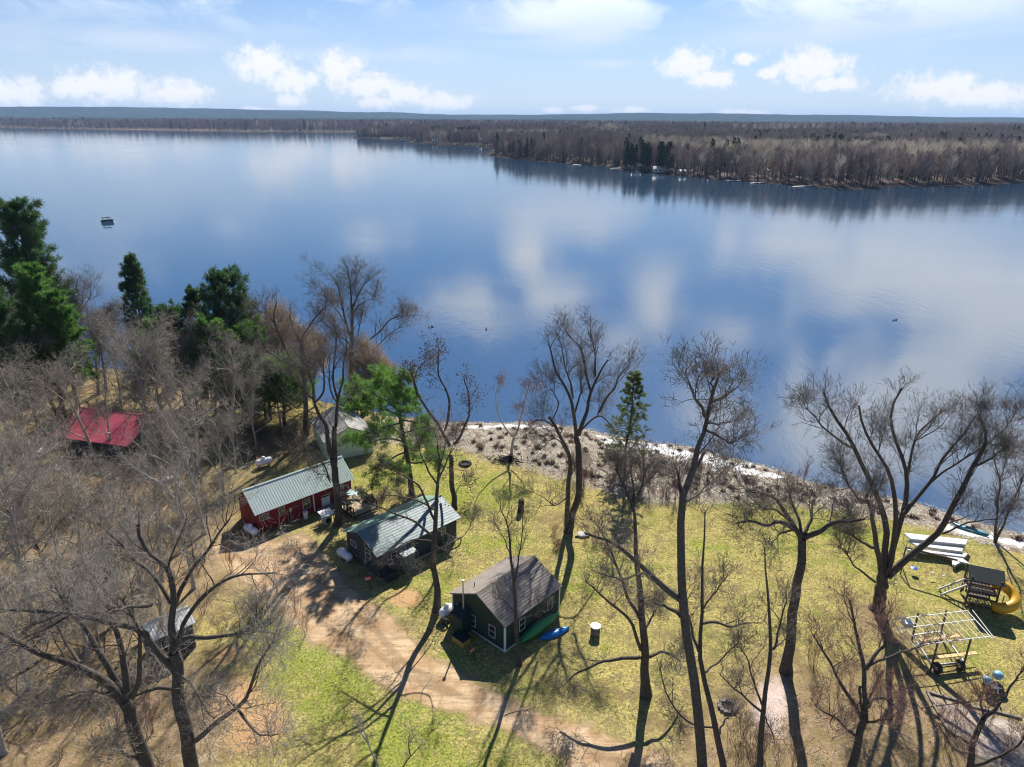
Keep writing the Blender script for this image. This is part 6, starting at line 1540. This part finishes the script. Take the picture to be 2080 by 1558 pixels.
# swing beam
wb0, wb1 = P(1840, 1112, 2.3), P(1945, 1138, 2.3)
t = thing('swing_set', 'dark swing beam on A-legs joined to the left of the playset', 'swing set', (wb0[0], wb0[1], 0)); O5 = np.array([wb0[0], wb0[1], 0])
b = MB(); b.bar(wb0 - O5, wb1 - O5, .10, .14); b.build('beam', M['brown_wood'], t); dr = nrm(wb1 - wb0); sd = np.array([-dr[1], dr[0], 0])
for s in (-1, 1): b = MB(); b.bar((0, 0, 2.28), sd * s * .9, .09); b.build('leg', M['brown_wood'], t)
def swing(label, f, seat, m):
    c = wb0 + (wb1 - wb0) * f; t = thing('swing', label, 'swing', (c[0], c[1], 0), 0)
    for s in (-.2, .2): b = MB(); b.tube([(dr[0] * s, dr[1] * s, 2.2), (dr[0] * s * .9, dr[1] * s * .9, .5)], .012, 4); b.build('rope', M['black'], t)
    b = MB(); (b.lathe([(.28, 0), (.3, .04), (.1, .1)], 14, (0, 0, .45)) if seat == 'disc' else b.tube([(-.22, 0, .5), (-.12, 0, .42), (.12, 0, .42), (.22, 0, .5)], .05, 6)); b.build('seat', M[m], t)
swing('round blue disc swing hanging from the swing beam', .25, 'disc', 'blue'); swing('white belt swing right of the blue disc swing', .6, 'belt', 'white_paint'); swing('pale swing nearest the playset ladder', .82, 'belt', 'galv')

# ------------------------------------------------------------------ pontoon boat and ducks
bp = P(219, 452, LZ); t = thing('pontoon_boat', 'pontoon boat with a dark canopy out on the lake', 'boat', (bp[0], bp[1], LZ), .7); t.scale = (.8, .8, .85)
for y in (-.95, .95):
    b = MB(); pr = [(-2.5, .1), (-2.3, .3), (2.0, .32), (2.6, .12), (2.8, .02)]; b.tube([(x, y, .12 + (.1 if x > 2.2 else 0)) for x, r in pr], [r for x, r in pr], 10); b.build('pontoon', M['galv'], t)
b = MB(); b.box(-2.4, 2.4, -1.25, 1.25, .42, .52); b.build('deck', M['grey_wood'], t)
b = MB()
for y in (-1.22, 1.19): b.box(-2.4, 2.4, y, y + .03, .55, 1.25)
b.box(-2.4, -2.37, -1.2, 1.2, .55, 1.15); b.box(2.37, 2.4, -1.2, 1.2, .55, 1.15); b.build('side_panel', M['dark_metal'], t)
b = MB(); b.box(-2.2, -.8, -1.1, -.5, .53, .95); b.box(-2.2, -.8, .5, 1.1, .53, .95); b.box(1.2, 2.2, -1.1, -.5, .53, .95); b.build('seat', M['stain'], t)
b = MB(); b.box(-.1, .5, -.4, .2, .53, 1.4); b.build('console', M['dark_metal'], t)
b = MB(); b.tube([(-2.2, -1.25, 2.2), (-2.2, 1.25, 2.2)], .05, 6); b.hexa([(-2.3, -1.3, 2.1), (1.3, -1.3, 2.2), (1.3, 1.3, 2.2), (-2.3, 1.3, 2.1), (-2.3, -1.2, 2.32), (1.3, -1.2, 2.44), (1.3, 1.2, 2.44), (-2.3, 1.2, 2.32)]); b.build('canopy', M['black'], t)
for x in (-1.9, .5):
    for y in (-1.2, 1.2): b = MB(); b.tube([(x, y, 1.1), (x - .1, y, 2.15)], .07, 6); b.build('canopy_pole', M['galv'], t)
b = MB(); b.box(-2.9, -2.45, -.2, .2, .2, 1.1); b.build('outboard_motor', M['black'], t)
dk = None
for i, (x, y, l_) in enumerate([(871, 665, 'left duck of a close pair on the lake'), (878, 664, 'right duck of a close pair on the lake'), (988, 669, 'single duck right of the close pair'), (1815, 651, 'single duck on the lake at the far right'), (1820, 650, 'second duck on the lake at the far right')]):
    p = P(x, y, LZ); t = thing('duck', l_, 'duck', p, random.uniform(0, 6), 'ducks on the lake')
    b = MB(); b.tube([(-.30, 0, .12), (-.2, 0, .10), (0, 0, .09), (.16, 0, .1), (.24, 0, .12)], [.02, .10, .14, .11, .03], 8); b.build('body', M['duck'], t, smooth=True)
    b = MB(); b.tube([(.15, 0, .12), (.2, 0, .25), (.22, 0, .3), (.28, 0, .31), (.36, 0, .29)], [.05, .045, .065, .05, .015], 8); b.build('head', M['duck'], t, smooth=True)

# ------------------------------------------------------------------ far shore
def far_kind(seed, H, R, col, kind='bare'):
    g = np.random.default_rng(seed); G_ = Geo()
    tr = np.array([[(0, 0, -.5), (g.normal() * .3, 0, H * .4), (g.normal() * .4, g.normal() * .4, H * .85)]]); G_.tubes(tr, np.array([[.28, .2, .05]]), 4)
    if kind == 'bare':
        s, rs = spawn(tr, np.array([[.28, .2, .05]]), 24, H * .40, .14, 1, (25, 68), 4, .45, .15, r=.08, rng=g, taper=.3); G_.tubes(s, rs, 3, m=1)
        c, rc = spawn(s, rs, 13, H * .15, .15, 1, (15, 60), 2, .3, .2, r=.045, rng=g, taper=.2); G_.tubes(c, rc, 3, tip=False, m=1)
    else:
        n = 230; t = g.uniform(.22, 1, n); a = g.uniform(0, 2 * pi, n); r = R * (1.05 - t) ** .6 * g.uniform(.3, 1, n); p0 = np.stack([r * np.cos(a), r * np.sin(a), t * H], 1)
        V_, Q_ = tufts(p0, nrm(np.stack([np.cos(a), np.sin(a), np.full(n, .5)], 1)), 4, .9, .16, g, .7); G_.add(V_, Q_, m=1)
    return G_.mesh('far_tree', [M['bark'], col])


def far_mat(name, c1, c2):
    m_ = bpy.data.materials.new(name); m_.use_nodes = True; T = NT(m_.node_tree); bs = T.n['Principled BSDF']
    pos = T.n.new('ShaderNodeNewGeometry').outputs['Position']
    T.put(bs.inputs['Base Color'], T.mix(T.step(T.noise(pos, .022, 3, .6), .38, .62), c1, c2)); T.put(bs.inputs['Roughness'], .95); T.put(bs.inputs['Specular IOR Level'], .1); return m_


FM = [far_mat('far_twigs_grey', (0.21, 0.172, 0.150), (0.34, 0.285, 0.25)), far_mat('far_twigs_red', (0.22, 0.155, 0.13), (0.33, 0.235, 0.19)), far_mat('far_twigs_pale', (0.46, 0.41, 0.32), (0.64, 0.57, 0.45)), far_mat('far_needles', (0.022, 0.044, 0.020), (0.038, 0.07, 0.026))]
FK = [far_kind(501, 17, 4, FM[0]), far_kind(502, 19, 4, FM[0]), far_kind(503, 16, 4, FM[1]), far_kind(504, 18, 4, FM[2]), far_kind(505, 20, 3.2, FM[3], 'pine'), far_kind(506, 15, 4, FM[0])]


def far_z(X, Y):
    d = sdf(X, Y, FARP) + snoise(X, Y, 60, 3, 2) * 3; lf = sstep(d, 0, 40)
    return LZ - 2 + 2.0 * sstep(d, -30, 0) + lf * 2.2 + 6 * lf * sstep(d, 80, 900) * (snoise(X, Y, 900, 4, 2) * .5 + .5), d


gf = np.random.default_rng(9)
shpx = [(x, y) for x, y in far_px if 840 <= x <= 2200 and y > 284]
cnt = 0; npine = 0
names = ['bare_tree', 'bare_tree', 'bare_tree', 'pale_tree', 'pine_tree', 'bare_tree']
flab = {0: 'bare grey-brown tree in the front rows of the far shore wood', 3: 'pale silvery bare tree in the far shore wood', 4: 'dark green pine on the far shore'}
SP = np.array([P(x, y, LZ)[:2] for x, y in shpx]); seg = np.linalg.norm(np.diff(SP, axis=0), axis=1)
wgt = np.array([(.35 if SP[i][1] > 900 else 1.0) * s for i, s in enumerate(seg)]); wgt /= wgt.sum()
while cnt < 285:
    i = gf.choice(len(seg), p=wgt); f = gf.random(); a, b_ = SP[i], SP[i + 1]; nrm2 = np.array([-(b_ - a)[1], (b_ - a)[0]]); nrm2 = nrm2 / np.linalg.norm(nrm2); nrm2 = nrm2 if nrm2[1] > 0 else -nrm2
    off = 5 + 42 * gf.random() ** 1.2; p = a + (b_ - a) * f + nrm2 * off; z, d = far_z(p[:1], p[1:]);
    if d[0] < 5: continue
    k = int(gf.choice([0, 1, 2, 5, 3], p=[.3, .25, .2, .17, .08])); o = link(names[k], FK[k], None, (p[0], p[1], z[0] - .2), gf.uniform(0, 6.28), gf.uniform(.7, 1.05)); vx = 1040 + FPX * (p[0] * RGT[0] + p[1] * RGT[1]) / (p[0] * FWD[0] + p[1] * FWD[1] + 38 * sin(_p))
    st_ = ['on the low point left of the dark pines', 'between the wooded point and the small pale house', 'between the small pale house and the pine clump', 'around the tall pine clump', 'between the pine clump and the red-roofed house', 'just right of the red-roofed house', 'behind the longest pale pier', 'behind the sandy spit', 'right of the sandy spit', 'near the right edge of the far shore'][int(np.searchsorted([1020, 1150, 1265, 1370, 1450, 1580, 1700, 1800, 1930], vx))]
    tag(o, ['grey-brown far-shore tree', 'taller grey-brown far-shore tree', 'reddish far-shore tree', 'pale silvery far-shore tree', '', 'short grey-brown far-shore tree'][k] + ' ' + st_, 'tree', 'trees in front rows of the far wood'); cnt += 1
for i in range(62):
    if i < 34: px_, py_ = 1268 + 95 * gf.random(), 341 + 9 * gf.random() + 6 * (0.3)
    elif i < 50: px_, py_ = 1035 + 50 * gf.random(), 318 + 6 * gf.random()
    else: px_, py_ = gf.uniform(1100, 2060), 0; 
    if i >= 50: py_ = np.interp(px_, [1100, 1400, 1750, 2080], [318, 345, 366, 360])
    p = P(px_, py_, 1.0); z, d = far_z(p[:1], p[1:2])
    if d[0] < 4: p = P(px_, py_ - 6, 1.0); z, d = far_z(p[:1], p[1:2])
    sc = gf.uniform(.85, 1.15) if i < 34 else gf.uniform(.7, 1.05)
    o = link('pine_tree', FK[4], None, (p[0], p[1], z[0] - .2), gf.uniform(0, 6.28), (sc * .9, sc * .9, sc)); tag(o, 'dark green pine in the clump standing at the far shore' if i < 34 else ('dark pine on the wooded point across the lake' if i < 50 else 'lone dark pine rising above the bare far wood'), 'tree', ['clump of pines on the far shore', 'pines on the wooded point', 'lone pines of the far wood'][0 if i < 34 else 1 if i < 50 else 2])


def forest(name, label, n, r0, r1, a0, a1, size, dmin, seed, pw):
    g = np.random.default_rng(seed); A = np.radians(g.uniform(a0, a1, n)); R = r0 + (r1 - r0) * g.random(n) ** pw; X, Y = R * np.sin(A), R * np.cos(A)
    z, d = far_z(X, Y); ok = (d > dmin) & (snoise(X, Y, 420, 11, 3) > -1.02); X, Y, z, R, d = X[ok], Y[ok], z[ok], R[ok], d[ok]; n = len(X)
    zr = np.exp(-((R - 6000) / 900.) ** 2) * 0
    k_ = g.random(n); patch = snoise(X, Y, 330, 13, 3); patch2 = snoise(X, Y * .6, 260, 21, 3)
    kind = np.where(k_ < .36, 0, np.where(k_ < .66, 1, 2)); kind = np.where(patch > .62, 3, kind); kind = np.where((patch2 > .86) & (k_ < .6), 4, kind); kind = np.where((k_ > .985), 4, kind); kind = np.where((d > 48) & (d < 190) & (X / R > .17) & (g.random(n) < .62), 3, kind)
    me = bpy.data.meshes.new(name); me.vertices.add(n); me.vertices.foreach_set('co', np.stack([X, Y, z - .3], 1).astype(np.float32).ravel())
    a = me.attributes.new('kind', 'INT', 'POINT'); a.data.foreach_set('value', kind.astype(np.int32))
    a = me.attributes.new('turn', 'FLOAT', 'POINT'); a.data.foreach_set('value', g.uniform(0, 6.28, n).astype(np.float32))
    a = me.attributes.new('size', 'FLOAT', 'POINT'); a.data.foreach_set('value', (size * np.where(g.random(n) < .25, g.uniform(.4, .7, n), g.uniform(.72, 1.18, n))).astype(np.float32))
    o = tag(link(name, me), label, 'forest', kind='stuff')
    ng = bpy.data.node_groups.new(name, 'GeometryNodeTree'); ng.interface.new_socket('Geometry', in_out='INPUT', socket_type='NodeSocketGeometry'); ng.interface.new_socket('Geometry', in_out='OUTPUT', socket_type='NodeSocketGeometry')
    gi = ng.nodes.new('NodeGroupInput'); go = ng.nodes.new('NodeGroupOutput'); J = ng.nodes.new('GeometryNodeJoinGeometry'); ln = ng.links.new
    def attr(nm, ty): q = ng.nodes.new('GeometryNodeInputNamedAttribute'); q.data_type = ty; q.inputs[0].default_value = nm; return q.outputs[0]
    kd, tn, sz = attr('kind', 'INT'), attr('turn', 'FLOAT'), attr('size', 'FLOAT')
    cx = ng.nodes.new('ShaderNodeCombineXYZ'); ln(tn, cx.inputs[2])
    for kk in range(5):
        src = next(o2 for o2 in scene.objects if o2.data == FK[kk]); oi = ng.nodes.new('GeometryNodeObjectInfo'); oi.transform_space = 'ORIGINAL'; oi.inputs[0].default_value = src; oi.inputs[1].default_value = True
        cp = ng.nodes.new('FunctionNodeCompare'); cp.data_type = 'INT'; cp.operation = 'EQUAL'; ln(kd, cp.inputs[2]); cp.inputs[3].default_value = kk
        ip = ng.nodes.new('GeometryNodeInstanceOnPoints'); ln(gi.outputs[0], ip.inputs['Points']); ln(cp.outputs[0], ip.inputs['Selection']); ln(oi.outputs['Geometry'], ip.inputs['Instance']); ln(cx.outputs[0], ip.inputs['Rotation']); ln(sz, ip.inputs['Scale'])
        ln(ip.outputs[0], J.inputs[0])
    ln(J.outputs[0], go.inputs[0]); md = o.modifiers.new('forest', 'NODES'); md.node_group = ng


forest('forest', 'leafless wood covering the land behind the far shore', 46000, 380, 1900, -16, 42, 1.0, 12, 31, .75)
forest('distant_forest', 'distant wood stretching from the far shores to the hills', 42000, 1500, 4300, -42, 42, 1.35, 8, 32, .8)


def far_house(label, px_, py_, w, d, h, rz, wm_, rm, name='lake_house'):
    p = P(px_, py_, 1.2); z, dd = far_z(p[:1], p[1:2]); t = thing(name, label, 'house', (p[0], p[1], z[0] - .3), rz, None)
    b = MB(); b.box(-w / 2, w / 2, -d / 2, d / 2, 0, h); b.build('wall', wm_, t)
    b = MB(); b.add([(-w / 2 - .4, -d / 2 - .5, h - .1), (w / 2 + .4, -d / 2 - .5, h - .1), (w / 2 + .4, d / 2 + .5, h - .1), (-w / 2 - .4, d / 2 + .5, h - .1), (-w / 2 - .4, 0, h + d * .32), (w / 2 + .4, 0, h + d * .32)], [(3, 2, 1, 0), (0, 1, 5, 4), (2, 3, 4, 5), (1, 2, 5), (3, 0, 4)]); b.build('roof', rm, t)
    for x in (-w * .28, w * .05, w * .32): b = MB(); b.box(x - .5, x + .5, -d / 2 - .06, -d / 2 - .004, h * .35, h * .75); b.build('window', M['glass'], t)


far_house('red-roofed house among the bare trees on the far shore', 1440, 345, 9, 8, 4.0, -.2, M['stain'], mat('far_red_roof', (.34, .05, .06), .6, .1))
far_house('white gabled house on the far shore right of the red roof', 1551, 355, 7, 6, 3.2, 1.1, M['white_paint'], M['alu'])
far_house('small pale house on the far shore, left of the pine clump', 1160, 322, 6, 5, 3.0, .2, M['white_paint'], M['grey_shingle'])
far_house('low white-roofed house at the left of the pine clump', 1292, 340, 8, 6, 2.8, .1, M['stain'], M['alu'])
far_house('pale house below the right of the pine clump', 1338, 346, 9, 6, 2.8, 0, M['stain'], M['alu'])
far_house('small tan house near the far shore beside the red-roofed house', 1385, 350, 5, 4, 2.5, .3, M['lumber'], M['alu'])
far_house('grey house behind the trees right of the white gabled house', 1610, 352, 10, 7, 3.5, .1, M['slate_wall'], M['grey_shingle'])
far_house('pale-roofed house behind the right-hand far wood', 1965, 352, 12, 8, 3.5, .1, M['stain'], M['lumber'])
far_house('tiny white house on the wooded point', 884, 290.5, 9, 8, 5, 0, M['white_paint'], M['alu']); far_house('tiny white house farther right on the point', 977, 291, 8, 7, 6, .5, M['white_paint'], M['alu'])
for i, (a, c, l_) in enumerate([((1476, 366), (1505, 367), 'pale pier on the far shore below the red-roofed house'), ((1524, 372), (1552, 370), 'pale pier in the middle of the far shore'), ((1610, 379), (1648, 377), 'longest pale pier jutting from the far shore'), ((1240, 342), (1268, 341), 'short pier near the left of the pine clump'), ((1165, 334), (1180, 335.5), 'tiny pier near the small pale house')]):
    a, c = P(*a, LZ + .5), P(*c, LZ + .5); t = thing('pier', l_, 'pier', a, 0); b = MB(); b.bar((0, 0, 0), c - a, 1.6, .15); b.build('walkway', M['stain'], t)
    for f in (.2, .5, .8): q_ = (c - a) * f; b = MB(); b.bar(q_ + [0, 0, -.1], q_ + [0, 0, -1.6], .2); b.build('pile', M['grey_wood'], t)

# ------------------------------------------------------------------ haze
hm = bpy.data.materials.new('haze'); hm.use_nodes = True; T = NT(hm.node_tree); T.n.clear()
vo = T.node('ShaderNodeVolumePrincipled', {'Color': (0.38, 0.62, 1.0), 'Density': 0.000045, 'Anisotropy': 0.0}); om = T.n.new('ShaderNodeOutputMaterial'); T.l.new(vo, om.inputs['Volume'])
b = MB(); b.box(-14500, 14500, -200, 16500, -8, 175); hz = b.build('haze', hm); tag(hz, kind='stuff'); hz.display_type = 'WIRE'
